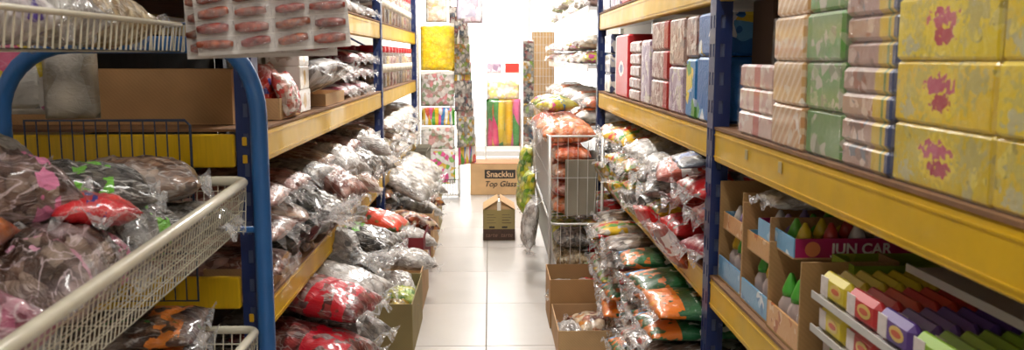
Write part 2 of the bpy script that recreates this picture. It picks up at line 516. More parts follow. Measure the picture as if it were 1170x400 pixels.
# price tickets on the right beams
TICK = simple('faded_ticket', '#b9a878', .7)
for y, w in ((2.02, .02), (1.78, .02)):
    m = MB(); m.box(-.0025, -.0012, y - PR[0] - w / 2, y - PR[0] + w / 2, .962, .985); m.build('price_ticket', TICK, rr_)
# back boards that close the racks towards the neighbouring aisles
BACKB = simple('dark_back_board', '#35332f', .85, grain=.2)
for side, posts, r in ((-1, PL, rl), (1, PR, rr_)):
    for k in range(len(posts) - 1):
        m = MB(); a, b = sorted((side * (DEPTH + .002), side * (DEPTH + .012)))
        m.box(a, b, posts[k] - posts[0] + .03, posts[k + 1] - posts[0] - .03, .1, 2.0); m.build('back_board', BACKB, r)

# ------------------------------------------------------------------ bags
def bag_meshes(L, W, T, seed, sealed=.9, plump=.6, wrinkle=1.6, nu=34, nv=22):
    """pillow bag lying flat: length on x, opening end +x; body and its two crimped seals. Origin under the middle."""
    rs = random.Random(seed); sx = rs.uniform(0, 90)
    v = []; f = []
    def h(u, w, top):
        a, b = abs(u), abs(w)
        p = max(0, 1 - a ** 3.2) ** plump * max(0, 1 - b ** 3.0) ** .55
        lump = .16 * fbm(u * 2.3 + sx, w * 2.0, top * 3.1) + .09 * fbm(u * 5 + sx, w * 5, top * 7)
        rid = abs(fbm(u * 2.6 + sx * 2, w * 7.5, 5 + top)) ; rid2 = abs(fbm(u * 6 + sx, w * 3.5, 9 + top))
        wr = wrinkle * (.22 * (a ** 1.5 + .35) * (0.25 - rid) + .12 * (.2 - rid2))
        return p * (1 + lump + wr)
    def pos(u, w, s):
        narrow = 1 - .10 * (1 - abs(u) ** 2) * (abs(w) ** 1.0) - .05 * abs(fbm(u * 3 + sx, 3.3, w))
        x = u * L / 2 * sealed * (1 - .04 * fbm(w * 3, sx, 1.7))
        y = w * W / 2 * narrow
        hh = h(u, w, s)
        k = .58 if s > 0 else -.42
        wav = .05 * math.sin(w * 5 + sx) * abs(u) ** 6
        return (x, y, T * (.42 + k * hh + wav))
    for s in (1, 0):
        for i in range(nu + 1):
            for j in range(nv + 1):
                v.append(pos(-1 + 2 * i / nu, -1 + 2 * j / nv, s))
    N = (nu + 1) * (nv + 1)
    # weld rims: bottom uses top rim verts
    def idx(s, i, j):
        if i in (0, nu) or j in (0, nv): s = 0
        return s * N + i * (nv + 1) + j
    for s in (0, 1):
        for i in range(nu):
            for j in range(nv):
                q = (idx(s, i, j), idx(s, i + 1, j), idx(s, i + 1, j + 1), idx(s, i, j + 1))
                f.append(q if s == 0 else q[::-1])
    me = bpy.data.meshes.new('bag_body'); me.from_pydata(v, [], f)
    bm = bmesh.new(); bm.from_mesh(me)
    bmesh.ops.delete(bm, geom=[x for x in bm.verts if not x.link_faces], context='VERTS')
    bm.to_mesh(me); bm.free()
    zmin = min(x.co.z for x in me.vertices)
    for x in me.vertices: x.co.z -= zmin
    me.polygons.foreach_set('use_smooth', [True] * len(me.polygons))
    me.materials.append(None)
    seals = []
    for e in (1, -1):
        sv = []; sf = []
        nn = 16; rows = 4
        ext = L / 2 * (1 - sealed) * 1.4
        for r in range(rows):
            for j in range(nn + 1):
                w = -1 + 2 * j / nn
                p = pos(e * 1.0, w * .98, 1)
                q = r / (rows - 1)
                zz = p[2] - zmin + q * T * (.34 * math.sin(w * 6.5 + sx + e) + .3 * fbm(w * 4, sx, q * 2 + e) - .12)
                sv.append((p[0] + e * (q * ext * (1 + .35 * fbm(w * 3, sx * 2, 4)) - .004), p[1] * (1 + .1 * q), zz))
        for r in range(rows - 1):
            for j in range(nn):
                sf.append((r * (nn + 1) + j, r * (nn + 1) + j + 1, (r + 1) * (nn + 1) + j + 1, (r + 1) * (nn + 1) + j))
        ms = bpy.data.meshes.new('end_seal'); ms.from_pydata(sv, [], sf)
        ms.polygons.foreach_set('use_smooth', [True] * len(sf)); ms.materials.append(None)
        seals.append(ms)
    return me, seals

def pouch_meshes(R, Hh, seed, flat=.75, neck=.62, nu=26, nv=20):
    """full bag gathered at one end into a flared frill; axis on x, frill towards +x"""
    rs = random.Random(seed); sx = rs.uniform(0, 90)
    v = []; f = []
    for i in range(nv + 1):
        q = i / nv
        if q < neck: r = math.sin(PI * min(1, (q / neck) * .86 + .04)) ** .6
        else:
            k = (q - neck) / (1 - neck); r = .40 - .22 * math.sin(min(1, k * 2.4) * PI / 2) + .5 * max(0, k - .35) ** 1.1
        for j in range(nu):
            a = 2 * PI * j / nu
            lump = 1 + .16 * fbm(math.cos(a) * 1.5 + sx, math.sin(a) * 1.5, q * 3) - .2 * abs(fbm(math.cos(a) * 3 + sx, math.sin(a) * 3, q * 4 + 8))
            ple = 1 + (.3 if q > neck * .8 else .06) * math.sin(a * 7 + sx) * min(1, q / neck)
            rr = R * r * lump * ple
            v.append(((q - .5) * Hh, math.cos(a) * rr, math.sin(a) * rr * flat))
    for i in range(nv):
        for j in range(nu):
            j2 = (j + 1) % nu
            f.append((i * nu + j, i * nu + j2, (i + 1) * nu + j2, (i + 1) * nu + j))
    f.append(tuple(range(nu))[::-1])
    nb = int(nv * (neck + .06))
    body_f = [q for q in f if max(q) < (nb + 1) * nu]
    fr_f = [q for q in f if min(q) >= nb * nu and len(q) == 4]
    zmin = min(p[2] for p in v)
    v = [(p[0], p[1], p[2] - zmin) for p in v]
    out = []
    for nm, ff in (('bag_body', body_f), ('gathered_end', fr_f)):
        me = bpy.data.meshes.new(nm); me.from_pydata(v, [], ff)
        bm = bmesh.new(); bm.from_mesh(me)
        bmesh.ops.delete(bm, geom=[x for x in bm.verts if not x.link_faces], context='VERTS')
        bmesh.ops.recalc_face_normals(bm, faces=bm.faces)
        bm.to_mesh(me); bm.free()
        me.polygons.foreach_set('use_smooth', [True] * len(me.polygons)); me.materials.append(None)
        out.append(me)
    return out[0], [out[1]]

BAGLIB = {}
def baglib(key, n=4, **kw):
    kind = kw.pop('kind', 'pillow')
    BAGLIB[key] = []
    for i in range(n):
        sd = sum(map(ord, key)) * 13 + i * 101
        BAGLIB[key].append(pouch_meshes(seed=sd, **kw) if kind == 'pouch' else bag_meshes(seed=sd, **kw))
def setmat(o, mat):
    o.material_slots[0].link = 'OBJECT'; o.material_slots[0].material = mat
def bag(key, mat, loc, rz, label, group=None, name='snack_bag', tilt=(0, 0), cat='bag', seals=2, film=None, scale=1.0, vi=None, lift=True, fit=None):
    lib = BAGLIB[key]; body, sl = lib[rnd.randrange(len(lib)) if vi is None else vi % len(lib)]
    o = put(name, body, None, loc, (tilt[0], tilt[1], rz))
    if scale != 1.0: o.scale = (scale,) * 3 if not isinstance(scale, tuple) else scale
    if fit:
        Rm = o.rotation_euler.to_matrix()
        P = [Rm @ v.co for v in body.vertices]
        hz = max(p.z for p in P) - min(p.z for p in P); hy = max(p.y for p in P) - min(p.y for p in P)
        o.scale = (1, min(1, fit[1] * .96 / hy), min(1.25, fit[0] * .96 / hz))
    Rm = o.rotation_euler.to_matrix(); scv = Vector(o.scale)
    lo = min((Rm @ Vector((v.co.x * scv.x, v.co.y * scv.y, v.co.z * scv.z))).z for v in body.vertices)
    if lift: o.location.z -= lo
    setmat(o, mat)
    tag(o, label, cat, group)
    for s in sl[:seals]:
        c = put('end_seal' if len(sl) == 2 else 'gathered_end', s, o); setmat(c, film or FILM)
    return o

baglib('long', 5, L=.46, W=.27, T=.105, sealed=.9)
baglib('flat', 4, L=.40, W=.27, T=.062, sealed=.92)
baglib('mid', 5, L=.34, W=.24, T=.095, sealed=.88)
baglib('small', 4, L=.24, W=.19, T=.08, sealed=.86)
baglib('fat', 4, L=.34, W=.30, T=.15, sealed=.9)
baglib('pouch', 4, kind='pouch', R=.13, Hh=.40)
baglib('spouch', 3, kind='pouch', R=.095, Hh=.28)

# contents
B_PALE = bag_mat('bag_pale_sticks', ['#d3b49c', '#b98f78', '#e2d0c2', '#a87a6a'], 30, .85, '#f3eeea', aniso=(.35, 1.4, 1.4))
B_PINKISH = bag_mat('bag_dusty_pink_crackers', ['#b0796e', '#8b5148', '#c9a096', '#7b4a40'], 30, .6, '#e2d6d0')
B_OLIVE = bag_mat('bag_dark_seeds', ['#3a3a34', '#4a4a40', '#2a2b2b', '#55554e'], 60, .35, '#c9c6c4', bump=.7)
B_GREY = bag_mat('bag_grey_nuts', ['#6a645e', '#857a70', '#4b4844', '#9d9488'], 48, .55, '#dedbd8', bump=.6)
B_WHITE = bag_mat('bag_white_puffs', ['#e3d5c4', '#efe6da', '#d0bda6', '#f3eee7'], 34, .5, '#f4f1ee')
B_YELLOW = bag_mat('bag_yellow_puffs', ['#c79a1e', '#e0bb3c', '#a87f14'], 30, .25, '#efe6c4')
B_REDSTAR = bag_mat('bag_red_print_snacks', ['#7c2a2c', '#a33a3a', '#5a2422', '#8f5c52'], 36, .5, '#ddd5d2', prints=((0, .02, .16, '#c9142c', .46),))
B_REDSEAL = bag_mat('bag_orange_red_label', ['#5d6a33', '#8a6a2c', '#7b7d44', '#b98c34'], 30, .45, '#e6dfd8', prints=((0, .04, .20, '#e8431c', .40),))
B_PINKWHITE = bag_mat('bag_maroon_and_white', ['#7b1f33', '#d8cfcf', '#a6344c', '#8f2a3e', '#e6dcdc'], 20, .35, '#f2efee', aniso=(.5, 1.2, 1))
B_MIXED = bag_mat('bag_mixed_orange_snacks', ['#a5551d', '#7a3a1a', '#c98836', '#5a2c1a', '#d8c3a0'], 28, .5, '#e6ded4')
B_ORANGE = bag_mat('bag_orange_rings', ['#e2672d', '#ee8350', '#d9582a', '#f0a27c'], 24, .4, '#f6e9e2')
B_TAN = bag_mat('bag_tan_peanuts', ['#c2a677', '#a98b5c', '#d8c197', '#94774d'], 60, .35, '#efe9de')
B_SILVER = bag_mat('bag_silver_foil', ['#c9c7c6', '#e6e4e3', '#a9a5a4', '#8d8686'], 16, .4, '#f4f4f4', aniso=(.4, 1.5, 1))
B_REDWHITE = bag_mat('bag_red_and_white', ['#d8c9bd', '#e9dfd8', '#c4a896', '#b9826e'], 30, .45, '#f0ecea', prints=((0, .03, .16, '#cf1f22', .42), (0, -.12, .0, '#b7302a', .56)))
B_RAINBOW = bag_mat('bag_rainbow_sweets', ['#e6c63a', '#d8412f', '#7fae3a', '#f0e6d8', '#e58a32', '#f4efe6'], 34, .4, '#f2efec')
B_STRIPE = bag_mat('bag_fruit_stripe', ['#e8dccb', '#d9b79c', '#f1e9df'], 40, .4, '#f4f1ed', prints=((0, .06, .16, '#e2b81f', .45), (1, -.05, .02, '#d93a24', .5), (1, .03, .07, '#4d9a35', .45)))
B_BROWNWHITE = bag_mat('bag_brown_chips', ['#6d5346', '#4e3a31', '#8d7566', '#d8cdc2'], 26, .65, '#e9e5e2', prints=((1, -.1, -.03, '#c8321f', .55),))
B_GREEN = bag_mat('bag_dark_green_print', ['#1d5b31', '#18502b', '#226a3a'], 8, .12, '#c8d8c8', prints=((0, .09, .20, '#d9762a', .50), (0, -.06, .06, '#e8e4da', .60), (1, -.13, -.09, '#3f9bd8', .45)), gap=.1)
B_GREENO = bag_mat('bag_green_orange_print', ['#1f6135', '#1a5530', '#27703c'], 8, .12, '#c8d8c8', prints=((0, .10, .21, '#ee7d1e', .38), (1, -.06, .03, '#f0a13a', .58), (0, -.03, .06, '#efece4', .58)), gap=.1)
B_REDPACK = bag_mat('bag_bright_red_pack', ['#d3242a', '#b81c24', '#e8453c'], 10, .3, '#eed8d4', prints=((0, -.02, .07, '#ece6e2', .48), (1, -.02, .03, '#3c3f86', .58)))
B_DARKPACK = bag_mat('bag_black_blue_pack', ['#1c2230', '#262e44', '#12151d'], 10, .3, '#b9c2d4', prints=((1, -.04, .03, '#5a79b8', .55),))
B_YELPACK = bag_mat('bag_yellow_blue_pack', ['#e6d43a', '#d8c02a', '#efe27a'], 12, .35, '#f2efd8', prints=((0, -.02, .06, '#3f86c4', .5), (0, .08, .13, '#d8549a', .5)))
B_CLEARW = bag_mat('bag_clear_white', ['#d9d3cc', '#c2bab3', '#eeebe8', '#b0a69d'], 22, .75, '#f4f2f0', bump=.7)
B_LEAF = bag_mat('bag_green_yellow_leafy', ['#8fb52a', '#d8d02f', '#5f8f2a', '#e6e07a', '#b9c832'], 26, .3, '#f2f4e0')
B_PINKSNACK = bag_mat('bag_brown_snack_pink_print', ['#6e5249', '#8a6c60', '#553c34', '#a88f82'], 34, .75, '#ead6da', prints=((0, .06, .10, '#e286ad', .5), (1, .05, .07, '#d8c23a', .54), (0, -.09, -.06, '#dba0b8', .54)), bump=.7)
B_GREENLAB = bag_mat('bag_dark_snack_green_label', ['#4a4540', '#635c54', '#35322f', '#7d766c'], 40, .75, '#e0dedb', prints=((0, -.02, .06, '#72c23a', .54),), bump=.7)
B_PINKMEAT = bag_mat('bag_pink_wafers', ['#b05a72', '#d093a0', '#8a4654', '#c2a0a4'], 26, .55, '#e0d2d4', prints=((1, -.02, .02, '#e05a96', .5),))
B_ORANGEPACK = bag_mat('bag_orange_yellow_pack', ['#d8581f', '#e2762a', '#c9481c'], 12, .2, '#f0d8b8', prints=((1, .0, .06, '#e8c41c', .42),))
B_MANDARIN = bag_mat('bag_brown_mandarin_print', ['#5a3a22', '#6e4a2c', '#472c1a', '#8a6a4a'], 26, .5, '#dcd6d0', prints=((0, .03, .14, '#e8852a', .50), (1, -.05, -.02, '#3f7a35', .58)), bump=.6)

def shelf_front(side, x): return side * x

def bag_stack(side, ys, z0, nl, dz, xf, key, mats, where, group, L=.46, seals=1, jit=1.0, film=None, ydir='from the front post', desc=None):
    """columns of bags lying end-out on a shelf: front ends at x = side*xf"""
    rz0 = 0 if side < 0 else PI
    for ci, y in enumerate(ys):
        for k in range(nl if isinstance(nl, int) else nl[ci]):
            n_here = nl if isinstance(nl, int) else nl[ci]
            mt, ds = mats(ci, k)
            xx = side * (xf + L / 2 + rnd.uniform(-.02, .03) * jit)
            o = bag(key, mt, (xx, y + rnd.uniform(-.012, .012) * jit, z0 + k * dz), rz0 + rnd.uniform(-.12, .12) * jit,
                f'{ds}, {where}, {ORD[ci]} pile, {layer(k, n_here)}', group, tilt=(rnd.uniform(-.03, .03) * jit, rnd.uniform(-.02, .03) * (1 if side < 0 else -1) * jit), seals=seals, film=film, fit=(dz, pitch(ys)))

def pitch(ys): return (ys[1] - ys[0]) if len(ys) > 1 else .3

# ---- left rack, middle shelf (level 1)
z1 = LV_L[1] + BT + .002
SH = 'snack bags lying on the left rack'
def m1(ci, k):
    if ci == 0: return (B_PINKISH, 'clear bag of brown crackers')
    if k == 0 and ci in (1, 2): return (B_OLIVE, 'clear bag of dark seeds')
    return [(B_PALE, 'clear bag of pale sticks'), (B_PINKISH, 'clear bag of dusty pink crackers'), (B_GREY, 'clear bag of grey nuts'), (B_PALE, 'clear bag of pale sticks')][(ci + 2 * k) % 4]
bag_stack(-1, [2.52 + .3 * i for i in range(8)], z1, 3, .098, .575, 'long', m1, 'left middle shelf, near bay', SH, ydir='')
o = bag('pouch', B_OLIVE, (-.60, 2.86, z1 + .012), -.45, 'bulging bag of dark seeds with gathered end leaning out over the yellow beam', tilt=(0, -.12), vi=1, film=FILM2)
# small carton tray at the front edge of that shelf
def open_box(name, x0, x1, y0, y1, z0, h, mat, label, cat='box', flaps=0, group=None, th=.004, lean=.25, inner=None):
    """open-topped carton: four walls, bottom and outward leaning flaps"""
    cx, cy = (x0 + x1) / 2, (y0 + y1) / 2
    r = tag(empty(name, (cx, cy, z0)), label, cat, group)
    a, b = (x1 - x0) / 2, (y1 - y0) / 2
    m = MB(); m.box(-a, a, -b, b, 0, th); m.build('bottom', inner or mat, r)
    for nm, (p, q, s, t2) in (('side_wall', (-a, -a + th, -b, b)), ('side_wall', (a - th, a, -b, b)), ('front_wall', (-a + th, a - th, -b, -b + th)), ('back_wall', (-a + th, a - th, b - th, b))):
        m = MB(); m.box(p, q, s, t2, th, h); m.build(nm, mat, r)
    if flaps:
        for ax, sg in ((0, -1), (0, 1), (1, -1), (1, 1)):
            if ax == 0:
                M = Matrix.Translation((sg * (a - th / 2), 0, h)) @ Matrix.Rotation(sg * lean, 4, 'Y')
                m = MB(); m.box(-th / 2, th / 2, -b + .006, b - .006, .001, flaps, M=M)
            else:
                M = Matrix.Translation((0, sg * (b - th / 2), h)) @ Matrix.Rotation(-sg * lean, 4, 'X')
                m = MB(); m.box(-a + .006, a - .006, -th / 2, th / 2, .001, flaps, M=M)
            m.build('flap', mat, r)
    return r
open_box('carton_tray', -.80, -.612, 2.40, 2.62, z1 - .001, .055, CARDP, 'small tan carton tray at the near end of the left rack middle shelf', 'tray')
for k, (mm, dd) in enumerate(((B_GREY, 'grey nuts'), (B_PINKISH, 'dusty crackers'), (B_CLEARW, 'white crisps'), (B_PALE, 'pale sticks'), (B_GREY, 'grey nuts'), (B_CLEARW, 'white crisps'), (B_GREY, 'grey nuts'))):
    bag('small', mm, (-.63 + .02 * (k % 2), 3.12 + k * .235, z1 + .05 + .055 * (k % 3)), rnd.uniform(-.6, .4), f'small clear bag of {dd} at the shelf front, {ORD[k]} along the left middle shelf', SH, tilt=(rnd.uniform(-.2, .2), .45), film=FILM2)
# bay two of the middle shelf
def m1b(ci, k):
    if ci == 0 and k == 1: return (B_YELLOW, 'clear bag of yellow puffs')
    return [(B_WHITE, 'clear bag of white puffs'), (B_CLEARW, 'clear bag of white crisps'), (B_PALE, 'clear bag of pale sticks')][(ci + k) % 3]
bag_stack(-1, [5.08 + .29 * i for i in range(7)], z1, 3, .10, .54, 'long', m1b, 'left middle shelf, far bay', SH)

# ---- left rack, bottom shelf
z0l = LV_L[0] + BT + .002
def m0(ci, k):
    if ci <= 2: return [(B_REDSTAR, 'clear bag of red printed snacks'), (B_REDSTAR, 'clear bag of red printed snacks'), (B_GREY, 'clear bag of grey snacks'), (B_CLEARW, 'silvery clear bag of crisps')][(ci + k) % 4]
    return [(B_GREY, 'clear bag of grey snacks'), (B_MIXED, 'clear bag of orange mixed snacks'), (B_GREENLAB, 'clear bag of dark snacks')][(ci + k) % 3]
bag_stack(-1, [2.55 + .31 * i for i in range(7)], z0l, [2, 2, 2, 2, 2, 2, 3], .10, .535, 'long', m0, 'left bottom shelf, near bay', SH)
for k, (y, z, mm, dd, rz, key) in enumerate((
        (2.86, .345, B_REDSTAR, 'clear bag with red band jutting out under the left middle shelf beam', -.25, 'long'),
        (3.12, .33, B_CLEARW, 'silvery clear bag jutting out beside the red banded bags', -.3, 'long'),
        (3.36, .36, B_GREY, 'clear bag of grey snacks hanging over the open olive carton', -.35, 'pouch'),
        (3.62, .385, B_GREENLAB, 'clear bag of dark snacks with green label under the orange one', -.15, 'long'),
        (3.95, .395, B_REDSEAL, 'clear bag with broad orange red label under the left middle beam', -.1, 'long'),
        (2.72, .225, B_REDSTAR, 'clear bag of red snacks jutting out low at the left', -.2, 'long'),
        (3.02, .20, B_GREY, 'clear bag of grey snacks jutting out low at the left', -.25, 'long'))):
    bag(key, mm, (-.60, y, z), rz, dd, SH, tilt=(rnd.uniform(-.1, .1), .16), film=FILM2)
def m0b(ci, k): return [(B_MIXED, 'clear bag of orange mixed snacks'), (B_CLEARW, 'clear bag of white crisps'), (B_MIXED, 'clear bag of orange mixed snacks')][(ci * 2 + k) % 3]
bag_stack(-1, [5.1 + .3 * i for i in range(6)], z0l, 4, .087, .545, 'long', m0b, 'left bottom shelf, far bay', SH)
for k in range(4):
    bag('mid', (B_CLEARW, B_WHITE)[k % 2], (-.52, 5.25 + .34 * k, z0l + .24), -.2, f'pale clear bag spilling out over the floor cartons, {ORD[k]} behind the second left post', SH, tilt=(.1, .5), film=FILM2)

# ---- left rack, upper shelf (level 2)
z2 = LV_L[2] + BT + .002
open_box('carton_tray', -.80, -.615, 2.58, 2.86, z2, .062, CARDP, 'long tan carton tray at the near end of the left upper shelf', 'tray')
bag('small', B_REDWHITE, (-.645, 2.70, z2 + .006), PI / 2, 'white bag with red band standing in the tan tray on the left upper shelf', tilt=(1.25, 0), scale=(.9, .75, .6), seals=0)
bag('small', B_REDPACK, (-.70, 2.73, z2 + .006), PI / 2, 'bright red bag standing behind the white one in the tan tray', tilt=(1.3, 0), scale=(.9, .9, .6), seals=0)
bag('small', B_YELPACK, (-.765, 2.74, z2 + .006), PI / 2, 'small yellow bag behind the red bags on the left upper shelf', tilt=(1.3, 0), scale=(.9, .95, .5), seals=0)
WCART = print_mat('white_gold_carton', '#e9e4dc', speck=(60, .6, ['#c9bdb0', '#d8d0c8']), ells=((1, 2, 0, .038, .024, .026, '#c99a2c', .4), (0, 2, 0, .038, .03, .015, '#b9aaa0', 1.2)), coat=.5)
m = MB(); m.box(-.055, .055, -.085, .085, 0, .076, bev=.003); wc = m.mesh('white_carton', WCART)
for col in range(2):
    for k in range(4):
        if col == 1 and k == 3: continue
        o = put('white_carton', wc, None, (-.675 - .12 * col, 2.96, z2 + .0765 * k), (0, 0, rnd.uniform(-.04, .04)))
        tag(o, f'white carton with gold emblem, {"front" if col == 0 else "rear"} pile on the left upper shelf, {layer(k, 4 if col == 0 else 3)}', 'carton', 'white cartons with gold emblem')
open_box('carton_tray', -.82, -.615, 3.3, 3.72, z2, .045, CARDP, 'low tan carton tray behind the white cartons', 'tray')
bag('mid', B_SILVER, (-.68, 3.22, z2 + .02), -.5, 'silver bag slumped beside the white cartons', tilt=(.1, -.35), film=FILM2)
bag('mid', B_CLEARW, (-.70, 3.48, z2 + .02), -.3, 'white crinkled bag slumped in the low tan tray', tilt=(.1, -.3), film=FILM2)
def m2(ci, k): return (B_PINKWHITE, 'maroon and white snack bag')
bag_stack(-1, [3.86 + .26 * i for i in range(4)], z2, [2, 3, 3, 3], .075, .60, 'mid', m2, 'left upper shelf, near bay', 'maroon and white bags', L=.34)
# jars
JAR = NT('clear_jar'); JAR.b.inputs['Base Color'].default_value = hexc('#e8e2da'); JAR.b.inputs['Roughness'].default_value = .08; JAR.b.inputs['Alpha'].default_value = .22
RED = simple('red_lid', '#c8202a', .35, coat=.4)
JC = [bag_mat('jar_brown_cookies', ['#a8723c', '#8a5526', '#c9955a', '#7b4a22'], 40, .1), bag_mat('jar_red_sweets', ['#b9352a', '#d8a48a', '#8a2a22', '#e0c8b8'], 40, .1), bag_mat('jar_gold_crackers', ['#c99a3c', '#a97a2a', '#e0bd72'], 36, .1), bag_mat('jar_dark_plums', ['#4a2a22', '#6b3a2e', '#35201a'], 44, .1)]
m = MB(); m.lathe([(.062, 0), (.07, .008), (.07, .20), (.062, .215)], 16); jb = m.mesh('jar', JAR.m, True)
m = MB(); m.lathe([(.058, 0), (.064, .006), (.064, .18), (.05, .185)], 16); jc = m.mesh('contents', JC[0], True)
m = MB(); m.lathe([(.064, 0), (.066, .004), (.066, .036), (.06, .04)], 16); jl = m.mesh('lid', RED, True)
m = MB(); m.lathe([(.0712, 0), (.0712, .05)], 16); jt = m.mesh('label', simple('jar_ticket', '#e8e0d0', .6, grain=.2, gscale=60), True)
JN = ['brown cookies', 'red sweets', 'gold crackers', 'dark plums']
def jar(x, y, z, k, label, grp, sc=1.0):
    o = put('jar', jb, None, (x, y, z)); o.scale = (sc, sc, sc); tag(o, label, 'jar', grp)
    c = put('contents', jc, o, (0, 0, .004)); setmat(c, JC[k])
    put('lid', jl, o, (0, 0, .208)); put('label', jt, o, (0, 0, .09))
for i in range(11):
    k = (i * 3 + i // 4) % 4
    jar(-.675, 5.02 + .185 * i, z2, k, f'red lidded jar of {JN[k]}, {ORD[i]} in front row on left upper shelf', 'red lidded jars on the upper shelf')
    if i % 2 == 0:
        jar(-.83, 5.06 + .185 * i, z2, (k + 1) % 4, f'red lidded jar of {JN[(k + 1) % 4]}, {ORD[i // 2]} in rear row on left upper shelf', 'red lidded jars on the upper shelf')
z3 = LV_L[3] + BT + .002
for i in range(11):
    k = (i * 3 + 1) % 4
    jar(-.675, 5.02 + .185 * i, z3, k, f'red lidded jar of {JN[k]}, {ORD[i]} in row on left top shelf', 'red lidded jars on the top shelf')
def m3(ci, k): return (B_SILVER, 'silver striped bag')
bag_stack(-1, [2.55 + .27 * i for i in range(9)], z3, 2, .085, .60, 'mid', m3, 'left top shelf', 'silver bags on the left top shelf', L=.34)

# ---- the near end of the left rack
open_box('cardboard_box', -1.30, -.70, 2.40, 2.56, z2, .15, CARD, 'wide plain brown cardboard box on the left rack behind the blue arch', 'box')

# ------------------------------------------------------------------ wire basket stand at the left
def loop_rect(x0, x1, y0, y1, zf, r=.03, n=5):
    """rounded rectangle path, zf(y) gives height"""
    pts = []
    for cx, cy, a0 in ((x1 - r, y1 - r, 0), (x0 + r, y1 - r, 90), (x0 + r, y0 + r, 180), (x1 - r, y0 + r, 270)):
        for k in range(n + 1):
            a = math.radians(a0 + 90 * k / n)
            x, y = cx + r * math.cos(a), cy + r * math.sin(a)
            pts.append((x, y, zf(y)))
    return pts
def wire_basket(parent, x0, x1, y0, y1, zf, depth, mat, rim_r=.011, dv=.014, dh=.02, wr=.0016, taper=.02, floor_d=.03, rim_mat=None):
    m = MB(); m.tube(loop_rect(x0, x1, y0, y1, zf), rim_r, 10, closed=True); m.build('rim', rim_mat or mat, parent, True)
    # walls of wire
    def wall(name, p0, p1, nrm):
        m = MB(); p0, p1 = Vector(p0), Vector(p1); L = (p1 - p0).length; n = max(2, int(L / dv))
        for k in range(n + 1):
            a = p0.lerp(p1, k / n); a.z = zf(a.y)
            b = a + Vector((nrm[0] * taper, nrm[1] * taper, -depth))
            m.tube([a, b], wr, 4)
        nh = max(1, int(depth / dh))
        for k in range(1, nh + 1):
            q = k / nh
            a = Vector((p0.x + nrm[0] * taper * q, p0.y + nrm[1] * taper * q, zf(p0.y) - depth * q)); b = Vector((p1.x + nrm[0] * taper * q, p1.y + nrm[1] * taper * q, zf(p1.y) - depth * q))
            m.tube([a, b], wr, 4)
        o = m.build(name, mat, parent); o['kind'] = 'stuff'
    wall('side_wires', (x1, y0, 0), (x1, y1, 0), (-1, 0))
    wall('side_wires', (x0, y0, 0), (x0, y1, 0), (1, 0))
    wall('end_wires', (x0, y0, 0), (x1, y0, 0), (0, 1))
    wall('end_wires', (x0, y1, 0), (x1, y1, 0), (0, -1))
    m = MB(); n = int((x1 - x0 - 2 * taper) / floor_d)
    for k in range(n + 1):
        x = x0 + taper + (x1 - x0 - 2 * taper) * k / n
        m.tube([(x, y0 + taper, zf(y0) - depth), (x, y1 - taper, zf(y1) - depth)], wr, 4)
    n = int((y1 - y0) / .08)
    for k in range(n + 1):
        y = y0 + taper + (y1 - y0 - 2 * taper) * k / n
        m.tube([(x0 + taper, y, zf(y) - depth), (x1 - taper, y, zf(y) - depth)], wr, 4)
    o = m.build('floor_wires', mat, parent); o['kind'] = 'stuff'

AY = 2.10
stand = tag(empty('basket_stand', (0, 0, 0)), 'blue tube arch stand carrying three cream wire baskets at the left', 'stand')
def arch(y, mat=TUBE):
    xl, xr, zt, R = -1.155, -.552, 1.228, .17
    pts = [(xl, y, 0.0), (xl, y, .5), (xl, y, zt - R)]
    for k in range(1, 9):
        a = PI - k / 8 * PI / 2; pts.append((xl + R + R * math.cos(a), y, zt - R + R * math.sin(a)))
    for k in range(0, 9):
        a = PI / 2 - k / 8 * PI / 2; pts.append((xr - R * .62 + R * .62 * math.cos(a), y, zt - R + R * math.sin(a)))
    pts += [(xr, y, .5), (xr, y, 0.0)]
    m = MB(); m.tube(pts, .0205, 14); m.build('arch_frame', mat, stand, True)
    for x in (xl, xr):
        m = MB(); m.lathe([(.026, 0), (.026, .03), (.022, .035)], 14, M=Matrix.Translation((x, y, 0))); m.build('foot', simple('black_rubber', '#1c1c1c', .7), stand, True)
arch(AY); arch(.42)
for x in (-1.155, -.552):
    for z in (.16,):
        m = MB(); m.tube([(x, .42, z), (x, AY, z)], .012, 10); m.build('rail', TUBE, stand, True)
RIMY0, RIMY1 = .46, 2.065
zmid = lambda y: .909 - .0525 / 1.035 * (2.065 - y)
wire_basket(stand, -1.135, -.578, RIMY0, RIMY1, zmid, .118, CREAM, rim_r=.0115, dv=.016, dh=.0235, wr=.0012)
ztop = lambda y: 1.272
wire_basket(stand, -1.14, -.70, RIMY0 + .1, 2.05, ztop, .06, CREAM, rim_r=.0055, dv=.024, dh=.06, wr=.0018, taper=.008)
zlow = lambda y: .545
wire_basket(stand, -1.135, -.565, RIMY0, RIMY1, zlow, .10, CREAM, rim_r=.010, dv=.02, dh=.03, wr=.0017)
for y in (.42, AY):
    for z, x0 in ((.43, -.6), (.785, -.6)):
        m = MB(); m.tube([(-1.155, y, z if y > 1 else z - (.08 if z > .5 else 0)), (-.552, y, z if y > 1 else z - (.08 if z > .5 else 0))], .008, 8); m.build('cross_bar', TUBE, stand, True)
# blue grey wire panel behind the heap
m = MB(); px0, px1, pz0, pz1 = -1.12, -.725, .60, 1.048
m.tube([(px0, AY + .03, pz0), (px1, AY + .03, pz0), (px1, AY + .03, pz1 - .012), (px1 - .012, AY + .03, pz1), (px0, AY + .03, pz1)], .0035, 6, closed=True)
for k in range(1, 14):
    x = px0 + (px1 - px0) * k / 14; m.tube([(x, AY + .03, pz0), (x, AY + .03, pz1)], .0018, 5)
for z in (.72, .86): m.tube([(px0, AY + .03, z), (px1, AY + .03, z)], .0022, 5)
o = m.build('end_panel_wires', BWIRE, stand); o['kind'] = 'stuff'

